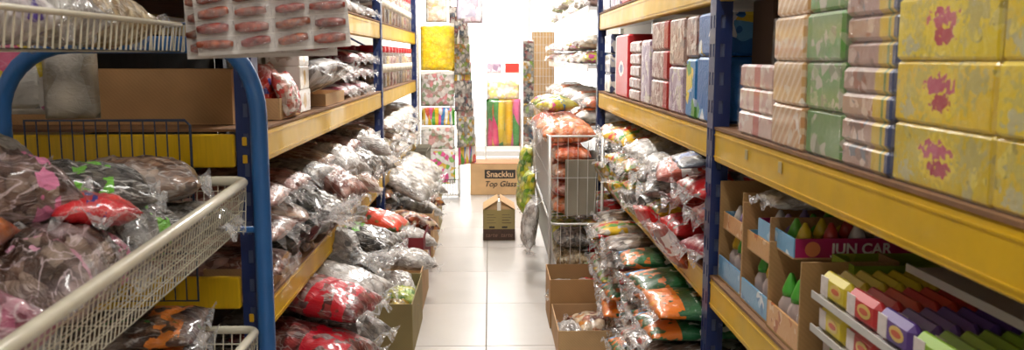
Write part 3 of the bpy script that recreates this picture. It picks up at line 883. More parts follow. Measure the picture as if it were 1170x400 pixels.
# bags heaped in the middle basket
B_NUTS = bag_mat('bag_brown_nuts', ['#7a5a48', '#94705a', '#5e4436', '#a88a74'], 50, .6, '#e0dad6')
HEAP = 'snack bags heaped in the middle wire basket'
zb = .80
heap = [
    ('fat', B_PINKMEAT, (-.76, 1.10, zb), 1.5, (.0, .0), .95, 'pink wafer bag at the lower left corner of the basket'),
    ('fat', B_PINKSNACK, (-.76, 1.42, zb), 1.65, (.0, .0), 1.0, 'brown snack bag in creased film against the basket rim'),
    ('fat', B_GREENLAB, (-.76, 1.72, zb), 1.5, (.0, .0), .85, 'dark snack bag with bright green label in the basket'),
    ('mid', B_GREY, (-.71, 1.95, zb), .1, (0, .0), .8, 'small clear bag of nuts low at the far end of the basket'),
    ('mid', B_GREY, (-.97, 1.94, zb), .1, (0, .0), .9, 'clear bag of grey nuts in the far corner of the basket'),
    ('fat', B_PINKISH, (-1.0, 1.35, zb), 1.6, (0, .0), .9, 'brown cracker bag at the inner side of the basket'),
    ('fat', B_GREENLAB, (-1.0, 1.68, zb), 1.5, (0, .0), .9, 'dark bag lying deep in the basket by the arch'),
    ('mid', B_ORANGEPACK, (-.79, 1.24, zb + .15), 1.9, (.1, .1), .75, 'orange and yellow pack tucked between the basket bags'),
    ('fat', B_PINKSNACK, (-.86, 1.45, zb + .145), .9, (.05, .1), .85, 'large brown snack bag with pink band on top of the basket heap'),
    ('mid', B_REDPACK, (-.70, 1.53, zb + .125), 2.1, (.1, .1), .6, 'small red and purple pack beside the basket rim'),
    ('mid', B_GREENLAB, (-.80, 1.70, zb + .12), .5, (.1, .1), .85, 'grey snack bag with green label leaning on the heap'),
    ('mid', B_CLEARW, (-1.02, 1.66, zb + .17), .5, (.1, .35), .95, 'pale clear bag lying on the heap by the blue arch'),
    ('pouch', B_PINKSNACK, (-.98, 1.40, zb + .21), .25, (.1, .1), .8, 'gathered brown snack bag at the top left of the heap'),
    ('mid', B_NUTS, (-.80, 1.93, zb + .085), .35, (.0, .0), 1.0, 'clear bag of brown nuts on top at the far end of the basket'),
]
for key, mt, loc, rz, tl, sc, lab in heap:
    loc = (loc[0], loc[1], loc[2] - .0525 / 1.035 * (2.065 - loc[1]))
    bag(key, mt, loc, rz, lab, HEAP, tilt=tl, scale=sc, film=FILM2)
# bags in the top tray
B_DOTS = bag_mat('bag_white_purple_dots', ['#d8d2d0', '#e6e2e2', '#5a3fae', '#cfc6cc', '#dcd8d6'], 30, .3, '#f0eeee')
TOPB = 'snack bags in the upper wire tray'
top = [('mid', B_TAN, (-.85, 1.86, 1.216), 1.4, .95, 'pale nut bag at the right end of the upper wire tray'), ('mid', B_CLEARW, (-.84, 1.62, 1.216), 1.7, .95, 'silvery nut bag in the upper wire tray'),
       ('mid', B_DOTS, (-.84, 1.40, 1.216), 1.5, .95, 'white bag with purple dots in the upper wire tray'), ('mid', B_REDSTAR, (-.84, 1.18, 1.216), 1.6, .95, 'brown and red bag in the upper wire tray'), ('mid', B_PINKMEAT, (-.84, .93, 1.216), 1.4, .95, 'pink printed bag at the left end of the upper wire tray')]
for key, mt, loc, rz, sc, lab in top: bag(key, mt, loc, rz, lab, TOPB, tilt=(.05, .05), scale=(.82, 1.0, 1.25), film=FILM2)
# packs in the bottom basket
for c, x in enumerate((-.74, -1.0)):
    for k in range(4):
        bag('flat', B_MANDARIN, (x, 1.78 + rnd.uniform(-.03, .03), .452 + k * .052), rnd.uniform(-.15, .15) + .05, f'glossy pack with orange fruit print, {"aisle side" if c == 0 else "inner"} pile in low basket, {layer(k, 4)}', 'packs in the low wire basket', scale=(.68, 1.0, .8), film=FILM2)
for k in range(3):
    bag('flat', B_MANDARIN, (-.76, 1.42, .452 + k * .052), .1, f'glossy pack with orange fruit print, nearer pile in low basket, {layer(k, 3)}', 'packs in the low wire basket', scale=(.68, 1.0, .8), film=FILM2)

# hanging printed bags between arch and rack, on a wire rail
hang = tag(empty('hanging_rail', (-1.10, AY + .07, 1.28)), 'thin wire rail holding flat printed bags behind the blue arch', 'rail')
m = MB(); m.tube([(-.25, 0, 0), (.45, 0, 0)], .004, 8); m.tube([(.45, 0, 0), (.45, .07, 0)], .004, 8); m.tube([(-.25, 0, 0), (-.25, .12, 0)], .004, 8); m.build('rod', BWIRE, hang, True)
HB = [bag_mat('hang_yellow_pink', ['#f0c82a', '#e0558f', '#f6f0e8', '#f2ece4'], 18, .15, '#f0eeea', gap=.15), bag_mat('hang_white_print', ['#f2ece4', '#f0cc3a', '#e6ddd4', '#c05a94', '#f6f1ea'], 16, .15, '#f2f0ee', gap=.15), bag_mat('hang_clear', ['#d8cdbd', '#e2d8ca', '#cbbba6'], 14, .2, '#eeecea')]
def flat_bag_mesh(w, h, t_=.02, seed=0, nx=10, nz=14):
    m = MB(); vs = {}
    for s in (-1, 1):
        for i in range(nx + 1):
            for j in range(nz + 1):
                u, v = -1 + 2 * i / nx, j / nz
                p = (max(0, 1 - u ** 4) ** .5) * (max(0, min(1, v / .1)) * max(0, min(1, (1 - v) / .2))) ** .6
                y = s * t_ / 2 * p * (1 + .5 * fbm(u * 3 + seed, v * 5, s)) + .006 * fbm(u * 2, v * 3, seed)
                vs[s, i, j] = len(m.v); m.v.append((u * w / 2, y, -h + v * h))
    for s in (-1, 1):
        for i in range(nx):
            for j in range(nz):
                m.f.append((vs[s, i, j], vs[s, i + 1, j], vs[s, i + 1, j + 1], vs[s, i, j + 1])); m.mi.append(0)
    bmx = m.mesh('flat_bag', HB[0], True)
    bm = bmesh.new(); bm.from_mesh(bmx); bmesh.ops.remove_doubles(bm, verts=bm.verts, dist=.0008); bmesh.ops.recalc_face_normals(bm, faces=bm.faces); bm.to_mesh(bmx); bm.free()
    return bmx
def hangbag(w, h, mat, loc, rz, label, group, header=None, seed=0, hook=True):
    o = put('hanging_bag', flat_bag_mesh(w, h, seed=seed), None, loc, (0, 0, rz)); setmat(o, mat)
    tag(o, label, 'bag', group)
    if header:
        m = MB(); m.box(-w / 2, w / 2, -.004, .004, -.03, .0, bev=.001); m.build('header_card', header, o)
    return o
hangbag(.20, .20, HB[0], (-1.19, AY + .062, 1.275), .1, 'flat bag with yellow and pink print hanging leftmost behind the blue arch', 'printed bags behind the arch', seed=1)
hangbag(.18, .215, HB[1], (-1.09, AY + .078, 1.275), -.05, 'flat white printed bag hanging behind the blue arch', 'printed bags behind the arch', seed=2)
hangbag(.13, .225, HB[2], (-1.02, AY + .068, 1.275), .08, 'flat clear bag hanging at right of the printed ones behind the arch', 'printed bags behind the arch', seed=3)

# ------------------------------------------------------------------ sheet of packed sausages hanging in front
def sausage_sheet(loc, rot, label, cols=4, rows=11):
    r = tag(empty('sausage_sheet', loc, rot=rot), label, 'food pack', 'sheets of packed sausages')
    W, H = .325, rows * .033 + .012
    m = MB(); nx, ny = 12, 14
    for i in range(nx):
        for j in range(ny):
            P = []
            for a, b in ((i, j), (i + 1, j), (i + 1, j + 1), (i, j + 1)):
                x, z = -W / 2 + W * a / nx, -H + H * b / ny
                P.append((x, .006 + .006 * fbm(x * 9, z * 9, 3), z))
            m.quad(*P)
    m.build('backing_sheet', simple('white_backing_sheet', '#e6e2dd', .4, coat=.5, grain=.05), r, True)
    SA = bag_mat('cured_sausage', ['#a84a34', '#bd5a40', '#96402e'], 70, .2, '#d8a898', bump=.3)
    pk = MB()
    n, s8 = 12, 8
    prof = []
    for k in range(n + 1):
        q = k / n; prof.append((.0122 * math.sin(PI * (.06 + .88 * q)) ** .3, -.036 + .072 * q))
    sm = MB(); sm.lathe(prof, 10, M=Matrix.Rotation(PI / 2, 4, 'Y') @ Matrix.Diagonal((.95, .8, 1, 1)))
    for idx in range(len(sm.v)):
        x, y, z = sm.v[idx]; sm.v[idx] = (x, y, z + .002 * math.sin(x * 55) + .002 * fbm(x * 80, y * 80, z * 80))
    sme = sm.mesh('sausage', SA, True)
    fm = MB(); nn = 8
    for i in range(nn):
        for j in range(4):
            P = []
            for a, b in ((i, j), (i + 1, j), (i + 1, j + 1), (i, j + 1)):
                u, v = -1 + 2 * a / nn, -1 + 2 * b / 4
                P.append((u * .041, -.017 * (1 - u ** 4) ** .5 * (1 - v ** 4) ** .5 + .002 - .003 * fbm(u * 4, v * 4, 1), v * .0155))
            fm.quad(*P)
    fme = fm.mesh('blister', clear_film('blister_film', .17, '#ffffff'), True)
    for c in range(cols):
        for q in range(rows):
            x = -W / 2 + .042 + c * .0805; z = -.022 - q * .033
            k = put('pocket', fme, r, (x, 0, z))
            put('sausage', sme, k, (rnd.uniform(-.004, .004), -.005, rnd.uniform(-.002, .002)), (rnd.uniform(-.1, .1), rnd.uniform(-.1, .1) + (PI if rnd.random() < .5 else 0), 0), (rnd.uniform(.85, 1.08), 1, rnd.uniform(.8, 1.1)))
    hm = MB(); hm.box(-W / 2, W / 2, .003, .010, -.004, .022, bev=.001); hm.build('header_strip', WHITEINK, r)
    return r
SROT = (0, math.radians(-4.0), math.radians(6))
def sheet_at(dx, dy, dz): return (-.492 + dx, 1.93 + dy, 1.586 + dz)
sausage_sheet(sheet_at(0, 0, 0), SROT, 'front sheet of sausages in clear pockets hanging above the blue arch')
o = sausage_sheet(sheet_at(-.02, .035, -.012), (0, math.radians(-1.5), math.radians(4)), 'rear sheet of packed sausages hanging just behind the front sheet')
hk = tag(empty('display_hook', (-.50, 2.2, 1.62)), 'wire display hook on the left rack post holding the sausage sheets', 'hook')
m = MB(); m.tube([(0, 0, 0), (0, -.30, 0), (0, -.315, .012), (0, -.32, .03)], .004, 8); m.tube([(0, 0, 0), (-.09, 0, 0)], .006, 8); m.build('rod', WIRE, hk, True)
m = MB(); m.box(-.10, -.085, -.02, .02, -.04, .04); m.build('bracket', DARKBLUE, hk)

# ------------------------------------------------------------------ right rack, upper shelf, near bay
zR2 = LV_R[2] + BT + .001
def pack_mesh(name, dx, dy, dz, mat, bev=.006, folds=True):
    """wrapped brick pack, aisle face at x=0 going to +x, centred in y, standing on z=0"""
    m = MB(); m.box(0, dx, -dy / 2, dy / 2, 0, dz, bev=bev)
    return m.mesh(name, mat)
def overwrap_mesh(dx, dy, dz):
    """slightly loose clear film round the aisle face with a folded seam"""
    m = MB(); ny, nz = 8, 5
    for i in range(ny):
        for j in range(nz):
            P = []
            for a, b in ((i, j), (i + 1, j), (i + 1, j + 1), (i, j + 1)):
                y, z = -dy / 2 + dy * a / ny, dz * b / nz
                P.append((-.0022 - .0025 * abs(fbm(y * 30, z * 30, dy * 50)), y, z))
            m.quad(*P)
    return m.mesh('overwrap', clear_film('overwrap_film', .10, '#ffffff'), True)
def pile(name, me, wrap, x, y, zs, dz, n, lab, cat, group, jit=.006, rz=0, mat=None):
    for k in range(n):
        o = put(name, me, None, (x + rnd.uniform(-jit, jit), y + rnd.uniform(-jit, jit) * .5, zs + k * dz), (0, 0, rz + rnd.uniform(-.015, .015)))
        if wrap: put('overwrap', wrap, o)
        tag(o, lab(k, n), cat, group)
YB = print_mat('yellow_biscuit_box', '#e2c600', speck=(60, .6, ['#d3c45a', '#bdb478', '#ead75a', '#b09f3a']),
    ells=((1, 2, .012, .046, .085, .036, '#d0bf4e', 7.0), (1, 2, .0, .045, .05, .033, '#efd526', 3.5), (1, 2, .004, .056, .036, .013, '#c4486a', 6.0), (1, 2, -.004, .033, .026, .012, '#b52a48', 5.0), (1, 2, .088, .02, .02, .013, '#c6bf8a', 6.0), (1, 2, -.085, .062, .03, .02, '#c2b45a', 7.0)), coat=.5, rough=.3)
yb = pack_mesh('yellow_box', .2, .262, .089, YB, .005); ybw = overwrap_mesh(.2, .262, .089)
for c, y in enumerate((1.172, .905, .638)):
    pile('yellow_box', yb, ybw, .607, y, zR2, .0897, 3, lambda k, n, c=c: f'yellow film wrapped biscuit box, {("pile beside the wafer packs", "second pile from the wafer packs", "third pile from the wafer packs")[c]}, {layer(k, n)}', 'box', 'yellow biscuit boxes', .004)
WF = print_mat('wafer_pack', '#b58f7e', speck=(50, .55, ['#9c5a3e', '#c9a99c', '#8a6a5e', '#6a6f7a', '#d8c2b4']), zones=((1, -.105, -.03, '#d9b61e'), (1, -.068, -.06, '#6a8a3c'), (1, -.105, -.078, '#33416e')), coat=.8, rough=.3)
wf = pack_mesh('wafer_pack', .16, .19, .0415, WF, .007); wfw = overwrap_mesh(.16, .19, .0415)
pile('wafer_pack', wf, wfw, .605, 1.402, zR2, .0418, 7, lambda k, n: f'long brown and yellow wafer pack with blue end, {layer(k, n)} of the tall column', 'pack', 'wafer packs in the tall column', .005)
GP = print_mat('green_biscuit_pack', '#6f9a52', speck=(40, .5, ['#9fb07e', '#5f9a42', '#c2c0a8', '#84906a']), zones=((1, .058, .09, '#4f8f2e'),), coat=.9)  # grey-white specks paint in glare on the wrapping
gp = pack_mesh('green_pack', .2, .172, .0872, GP); gpw = overwrap_mesh(.2, .172, .0872)
pile('green_pack', gp, gpw, .606, 1.588, zR2, .0885, 3, lambda k, n: f'green edged clear wrapped biscuit pack beside the wafer column, {layer(k, n)}', 'pack', 'green biscuit packs', .005)
OP = print_mat('gold_stripe_pack', '#c4935a', stripes=(20, .6, '#dcc09a'), speck=(40, .62, ['#d8c4ac', '#b97a2e', '#e6dccf']), coat=.9)  # paler stripes also paint in the glare of the film wrap
op = pack_mesh('gold_pack', .2, .185, .0872, OP); opw = overwrap_mesh(.2, .185, .0872)
pile('gold_pack', op, opw, .606, 1.772, zR2, .0885, 3, lambda k, n: f'gold striped clear wrapped biscuit pack next to green packs, {layer(k, n)}', 'pack', 'gold striped packs', .005)
for nm_, mt_, dy_, y_ in (('green', GP, .172, 1.588), ('gold', OP, .185, 1.772)):
    o = put(nm_ + '_pack', pack_mesh(nm_ + '_pack', .2, dy_, .05, mt_), None, (.607, y_, zR2 + .2665)); tag(o, f'flat {nm_} pack squeezed under the beam on top of its pile', 'pack')
PP = print_mat('pink_wafer_pack', '#d2b3a8', speck=(40, .5, ['#e0cfc8', '#c48f86', '#b98a80', '#e9dcd6']), zones=((1, -.035, .01, '#b8352c'),), coat=.8)
pp = pack_mesh('pink_pack', .2, .26, .055, PP); ppw = overwrap_mesh(.2, .26, .055)
pile('pink_pack', pp, ppw, .607, 2.005, zR2, .0557, 3, lambda k, n: f'pale pink biscuit pack with red band near the navy post, {layer(k, n)}', 'pack', 'pale pink packs', .004)
PP2 = print_mat('pink_carton', '#c9a196', speck=(50, .5, ['#d8bdb4', '#b07a70', '#e2d2cc']), coat=.7)
p2 = pack_mesh('pink_carton', .16, .13, .062, PP2)
pile('pink_carton', p2, None, .70, 1.93, zR2 + 3 * .0557, .063, 2, lambda k, n: f'small pinkish carton stacked behind the pink packs, {layer(k, n)}', 'carton', 'small pink cartons', .004)
m = MB(); m.box(.0, .5, -.085, .085, 0, .33, bev=.004)  # dark block added to paint the shaded gap beside the post
o = put('shade_filler', m.mesh('shade_filler', cardboard('gap_shade_brown', '#4a3626')), None, (.69, 2.23, zR2)); tag(o, 'dark filler block for the shaded gap behind the pink packs on the right upper shelf', 'carton')

# ------------------------------------------------------------------ right rack, upper shelf, far bay
def rpack(name, cols, y0, y1, z0, h, mat, label, cat='pack', dx=.22, bev=.008, x=.607, wrap=False, group=None):
    dy = y1 - y0
    o = put(name, pack_mesh(name, dx, dy - .006, h - .001, mat, bev), None, (x, (y0 + y1) / 2, z0), (0, 0, rnd.uniform(-.02, .02)))
    if wrap: put('overwrap', overwrap_mesh(dx, dy - .006, h - .001), o)
    return tag(o, label, cat, group)
SP = print_mat('silver_pink_wrap', '#b0938a', speck=(40, .46, ['#d8cac4', '#9a6a60', '#bfa59c', '#9a8682']), coat=.2, rough=.45, bump=.6)
SPR = print_mat('silver_red_wrap', '#b0938a', speck=(40, .46, ['#d8cac4', '#9a6a60', '#bfa59c']), zones=((1, -.16, -.075, '#b3322e'),), coat=.2, rough=.45, bump=.6)
LIL = print_mat('lilac_wrap', '#b7a2b4', speck=(30, .5, ['#d8ccd6', '#98809a', '#d8cfc2']), coat=.2, rough=.45, bump=.6)
REDB = print_mat('red_tall_pack', '#c62e2a', ells=((1, 2, 0, .13, .08, .035, '#e9e2dc', 1.2), (1, 2, 0, .13, .05, .02, '#3a4f8c', 1.2)), zones=((1, .17, .3, '#d9cfca'),), coat=.15, rough=.45)
BLUEP = print_mat('blue_tissue_pack', '#1f6fb4', speck=(14, .56, ['#e0c23a', '#3f9a4a', '#e6eef4', '#5fa6d8']), coat=.15, rough=.45, bump=.35)
BLUE2 = print_mat('blue_white_pack', '#1f78bc', speck=(16, .56, ['#c9dcec', '#e8cf4a', '#4f9a3a']), coat=.15, rough=.45, bump=.35)
NAVYP = print_mat('navy_grey_carton', '#3a4466', speck=(26, .5, ['#b9b6b4', '#8a8fa8', '#d8d2cc']), coat=.6)
W2 = 'right upper shelf, far bay'
rpack('blue_pack', 0, 2.40, 2.57, zR2, .185, BLUEP, f'blue pack with green print beside the navy post, {W2}')
rpack('blue_pack', 0, 2.40, 2.57, zR2 + .187, .12, BLUEP, f'blue pack with yellow print on top beside the navy post, {W2}')
rpack('blue_pack', 0, 2.58, 2.72, zR2, .18, BLUE2, f'pale blue pack, second from the navy post, {W2}')
rpack('silver_pack', 0, 2.58, 2.72, zR2 + .182, .125, SP, f'silver pack on top of the pale blue pack, {W2}')
for k in range(2): rpack('silver_pack', 0, 2.75, 2.97, zR2 + k * .155, .154, LIL if k == 0 else SP, f'silver lilac pack next to the blue packs, {layer(k, 2)}, {W2}', group='silver packs')
for k in range(3): rpack('silver_pack', 0, 3.0, 3.30, zR2 + k * .104, .103, SPR, f'silver pack with red edge in pile of three, {layer(k, 3)}, {W2}', group='silver packs')
rpack('lilac_pack', 0, 3.33, 3.53, zR2, .25, LIL, f'tall lilac pack between silver pile and pink column, {W2}')
for k in range(5): rpack('pink_pack', 0, 3.56, 3.82, zR2 + k * .05, .049, SP, f'thin pinkish pack in column beside red pack, {layer(k, 5)}, {W2}', group='thin pinkish packs', wrap=False)
rpack('red_pack', 0, 3.86, 4.28, zR2, .285, REDB, f'tall bright red pack with white emblem, {W2}')
for k in range(3): rpack('navy_carton', 0, 4.42, 4.66, zR2 + k * .1, .099, NAVYP, f'navy and grey carton by the second post, {layer(k, 3)}, {W2}', group='navy cartons', wrap=False)
zR3 = LV_R[3] + BT + .001
for k, (ya, yb_, h, mm, nm) in enumerate(((4.5, 4.75, .2, NAVYP, 'navy'), (4.15, 4.45, .22, LIL, 'lilac'), (3.85, 4.1, .2, REDB, 'red'), (3.5, 3.8, .2, SP, 'silver'), (3.1, 3.45, .2, LIL, 'pale lilac'))):
    rpack('top_pack', 0, ya, yb_, zR3, h, mm, f'{nm} pack on the right top shelf, {ORD[k]} from the second post', group='packs on the right top shelf', wrap=False)

# ------------------------------------------------------------------ right rack, middle shelf, far bay: bags
zR1 = LV_R[1] + BT + .002
RB = 'snack bags on the right rack'
def r1(ci, k):
    if ci == 0: return [(B_REDPACK, 'red snack bag'), (B_REDPACK, 'red snack bag'), (B_REDWHITE, 'red and white snack bag'), (B_DARKPACK, 'black and blue snack bag')][k % 4]
    if ci == 1: return [(B_REDWHITE, 'red and white snack bag'), (B_REDPACK, 'red snack bag'), (B_CLEARW, 'clear crinkled bag'), (B_YELPACK, 'yellow and blue snack bag')][k % 4]
    if ci in (2, 3): return [(B_GREY, 'clear bag of grey nuts'), (B_CLEARW, 'clear crinkled bag'), (B_STRIPE, 'fruit printed sweet bag')][(ci + k) % 3]
    if ci in (4, 5): return [(B_STRIPE, 'fruit printed sweet bag'), (B_RAINBOW, 'rainbow sweet bag'), (B_STRIPE, 'fruit printed sweet bag'), (B_REDWHITE, 'red and white snack bag')][(ci + k) % 4]
    return [(B_GREY, 'clear bag of grey nuts'), (B_GREY, 'clear bag of grey nuts'), (B_RAINBOW, 'rainbow sweet bag'), (B_REDWHITE, 'red and white snack bag')][k % 4]
bag_stack(1, [2.50 + .285 * i for i in range(8)], zR1, [3, 2, 3, 2, 3, 2, 3, 3], .088, .545, 'mid', r1, 'right middle shelf', RB, L=.34, jit=1.5, film=FILM2)
for k, (y, z, mm, dd, rz) in enumerate((
        (2.78, .80, B_REDPACK, 'glossy red bag lying on a low pile near the right navy post', PI - .2),
        (3.36, .80, B_CLEARW, 'clear crinkled bag lying on a low pile of the right middle shelf', PI + .2),
        (3.93, .80, B_STRIPE, 'fruit striped bag lying on a low pile of the right middle shelf', PI + .3),
        (2.52, .885, B_DARKPACK, 'black and blue bag squeezed on top beside the right navy post', PI - .1))):
    bag('mid', mm, (.69, y, z), rz, dd, RB, tilt=(rnd.uniform(-.1, .1), .12), film=FILM2, scale=(1, 1, .8 if z < .85 else .4))
for k, (y, z, mm, dd) in enumerate((
        (2.66, .60, B_REDPACK, 'small red bag drooping over the right middle beam near the post'),
        (2.93, .61, B_REDWHITE, 'small red and white bag drooping over the right middle beam'),
        (3.22, .62, B_GREY, 'small bag of dark nuts drooping over the right middle beam'),
        (3.62, .60, B_STRIPE, 'small fruit printed bag drooping over the right middle beam'),
        (4.12, .62, B_RAINBOW, 'small rainbow sweet bag drooping over the right middle beam'),
        (4.45, .64, B_GREY, 'small grey nut bag drooping over the beam by the second right post'))):
    bag('small', mm, (.535, y, z), PI, dd, RB, tilt=(.1, -.9), film=FILM2, scale=(.8, .9, .7), lift=False)
# bottom shelf, far bay
zR0 = LV_R[0] + BT + .002
def r0(ci, k):
    if ci <= 1: return [(B_GREEN, 'dark green printed bag'), (B_GREENO, 'green and orange printed bag'), (B_GREEN, 'dark green printed bag'), (B_BROWNWHITE, 'clear bag of brown chips')][(k + ci) % 4]
    if ci <= 3: return [(B_GREENO, 'green and orange printed bag'), (B_BROWNWHITE, 'clear bag of brown chips'), (B_GREEN, 'dark green printed bag'), (B_BROWNWHITE, 'clear bag of brown chips'), (B_REDWHITE, 'red and white snack bag')][(k * 2 + ci) % 5]
    if ci <= 5: return [(B_BROWNWHITE, 'clear bag of brown chips'), (B_REDWHITE, 'red and white snack bag'), (B_RAINBOW, 'rainbow sweet bag'), (B_STRIPE, 'fruit printed sweet bag')][(k * 3 + ci) % 4]
    return [(B_STRIPE, 'fruit printed sweet bag'), (B_RAINBOW, 'rainbow sweet bag'), (B_REDWHITE, 'red and white snack bag')][(k + ci) % 3]
bag_stack(1, [2.56 + .29 * i for i in range(8)], zR0, 6, .066, .455, 'flat', r0, 'right bottom shelf', RB, L=.40, jit=1.2, film=FILM2)
# bottom shelf, near bay: an orange bag just shows beside the post
for i in range(3):
    for k in range(2):
        bag('flat', (B_ORANGEPACK, B_GREEN)[(i + k) % 2], (.82, 2.14 - .3 * i, zR0 + .07 * k), PI + .1, f'{("orange", "green")[(i + k) % 2]} printed bag on right bottom shelf, near bay, {ORD[i]} pile, {layer(k, 2)}', RB, seals=1)

# ------------------------------------------------------------------ right rack, middle shelf, near bay: sweets in cartons and trays
BLUET = print_mat('pale_blue_print', '#6fa9d2', speck=(40, .6, ['#a9cde6', '#4f8cc0', '#dbe8f0']), coat=.3)
ORT = print_mat('orange_letter_print', '#d8a066', speck=(44, .58, ['#c9752a', '#e6c49a', '#b9652a']), coat=.3)
PINKT = print_mat('magenta_print', '#b2226a', coat=.3, bump=.05)
GREENC = simple('green_cap', '#4fae3a', .35, coat=.3); YELC = simple('yellow_cap', '#e0b81e', .35, coat=.3); REDC = simple('red_cap', '#b8322a', .35, coat=.3)
CLEARB = NT('cloudy_bottle'); CLEARB.b.inputs['Base Color'].default_value = hexc('#b9a8a4'); CLEARB.b.inputs['Roughness'].default_value = .15; CLEARB.b.inputs['Coat Weight'].default_value = .6
m = MB(); m.lathe([(.017, 0), (.019, .004), (.019, .045), (.012, .058), (.009, .062)], 12); bb = m.mesh('candy_bottle', CLEARB.m, True)
m = MB(); m.lathe([(.0135, 0), (.014, .008), (.009, .022), (.004, .034), (.002, .036)], 12); bc = m.mesh('cap', GREENC, True)
def bottle(x, y, z, cap, label, sc=1.0, grp='candy bottles in display trays'):
    o = put('candy_bottle', bb, None, (x, y, z)); o.scale = (sc,) * 3; tag(o, label, 'bottle', grp)
    c = put('cap', bc, o, (0, 0, .058)); c.material_slots[0].link = 'OBJECT'; c.material_slots[0].material = cap
    return o
def tray(name, x0, x1, y0, y1, z, h, front, side, label, th=.003, low=0):
    cx, cy = (x0 + x1) / 2, (y0 + y1) / 2
    r = tag(empty(name, (cx, cy, z)), label, 'tray'); a, b = (x1 - x0) / 2, (y1 - y0) / 2
    m = MB(); m.box(-a, a, -b, b, 0, th); m.build('bottom', CARDP, r)
    m = MB(); m.box(-a, -a + th, -b, b, th, h); m.build('aisle_wall', front, r)
    m = MB(); m.box(a - th, a, -b, b, th, h); m.build('rear_wall', side, r)
    m = MB(); m.box(-a + th, a - th, -b, -b + th, th, h); m.build('near_wall', side, r)
    m = MB(); m.box(-a + th, a - th, b - th, b, th, h); m.build('far_wall', side, r)
    return r
# tall cartons with cut-away front, standing side by side
def cut_carton(x0, x1, y0, y1, z, h, label, lip=.05, lipmat=CARDP):
    cx, cy = (x0 + x1) / 2, (y0 + y1) / 2
    r = tag(empty('cut_carton', (cx, cy, z)), label, 'box'); a, b = (x1 - x0) / 2, (y1 - y0) / 2; th = .005
    m = MB(); m.box(-a, a, -b, b, 0, th); m.build('bottom', CARD, r)
    m = MB(); m.box(-a, a, -b, -b + th, th, h); m.build('near_wall', CARD, r)
    m = MB(); m.box(-a, a, b - th, b, th, h); m.build('far_wall', CARD, r)
    m = MB(); m.box(a - th, a, -b + th, b - th, th, h); m.build('rear_wall', CARD, r)
    m = MB(); m.box(-a, -a + th, -b + th, b - th, th, lip); m.build('front_lip', lipmat, r)
    return r
cut_carton(.615, .95, 2.085, 2.30, zR1, .26, 'tall tan cut away carton of sweets beside the navy post on the right', .06, BLUET)
cut_carton(.612, .95, 1.865, 2.075, zR1, .24, 'tall tan cut away carton of sweets, second from the navy post', .055, BLUET)
for q, (y, zz, cap, dd) in enumerate(((2.15, .09, YELC, 'yellow'), (2.21, .09, GREENC, 'green'), (2.26, .09, YELC, 'yellow'))):
    bottle(.66, y, zR1 + .006, cap, f'{dd} capped candy bottle, {ORD[q]} in the carton beside the navy post', 1.35)
for q in range(3):
    bottle(.655, 1.90 + .06 * q, zR1 + .006, (REDC, YELC, GREENC)[q], f'{("red", "yellow", "green")[q]} capped candy bottle in the second carton from the navy post', 1.3)
# shelves of small blue trays in the upper halves of the cartons
tray('display_tray', .622, .9, 2.10, 2.285, zR1 + .135, .045, ORT, BLUET, 'orange lettered tray in the upper half of the first carton')
tray('display_tray', .62, .9, 1.88, 2.06, zR1 + .130, .045, ORT, BLUET, 'orange lettered tray in the upper half of the second carton')
SWEET = [simple('sweet_green', '#5fb43a', .35, coat=.5), simple('sweet_white', '#d8d2cc', .3, coat=.5), simple('sweet_yellow', '#d9bf2e', .35, coat=.5), simple('sweet_lilac', '#9a7fb0', .35, coat=.5), simple('sweet_red', '#b83a34', .35, coat=.5)]
SN = ['green', 'white', 'yellow', 'lilac', 'red']
# candy cups with a cone top
m = MB(); m.lathe([(.014, 0), (.017, .03), (.0185, .032), (.012, .05), (.004, .066), (.001, .067)], 12); cup = m.mesh('candy_cup', SWEET[0], True)
def cups(x0, y0, nx, ny, z, dx, dy, seedk, where):
    for i in range(nx):
        for j in range(ny):
            k = (i * 2 + j * 3 + seedk) % 5
            o = put('candy_cup', cup, None, (x0 + i * dx, y0 + j * dy, z)); setmat(o, SWEET[k])
            tag(o, f'{SN[k]} pointed candy cup, {where}, {ORD[j]} row back, {ORD[i]} from the aisle', 'candy', 'pointed candy cups')
cups(.65, 2.125, 3, 3, zR1 + .139, .05, .05, 0, 'first carton')
cups(.65, 1.905, 3, 3, zR1 + .134, .05, .05, 1, 'second carton')
# carton with green capped bottles and orange print
g = cut_carton(.607, .80, 1.655, 1.855, zR1, .19, 'short carton with orange lettering holding green capped bottles', .06, ORT)
q = 0
for i in range(2):
    for j in range(3):
        cap = (REDC, GREENC, GREENC)[j]
        bottle(.64 + .055 * i, 1.69 + .055 * j, zR1 + .006, cap, f'candy bottle in the orange lettered carton, {ORD[j]} from the near side, {"front" if i == 0 else "rear"} row', 1.35)
        q += 1
# magenta and blue tray lying on the cartons
jt_ = tray('display_tray', .622, .93, 1.745, 1.985, .787, .043, BLUET, PINKT, 'pale blue and magenta display tray with white lettering on the cartons')
tm = text_mesh('lettering', 'JUN CAR', .031, WHITEINK, bold=.0008)
o = put('lettering', tm, jt_, (-.014, -.1215, .021), (PI / 2, 0, 0))
m = MB(); m.lathe([(.016, 0), (.016, .001)], 16, M=Matrix.Rotation(PI / 2, 4, 'X')); o = m.build('round_emblem', simple('orange_print', '#e08a5a', .5), jt_, loc=(-.115, -.1205, .021))
m = MB(); m.box(.0, .30, -.118, .118, -.20, -.004)
cups(.655, 1.775, 5, 4, .791, .055, .052, 2, 'magenta tray')
bag('small', B_CLEARW, (.69, 1.93, .86), PI, 'clear bag with green cap poking out of the magenta tray', scale=(.7, .8, .5), film=FILM2)
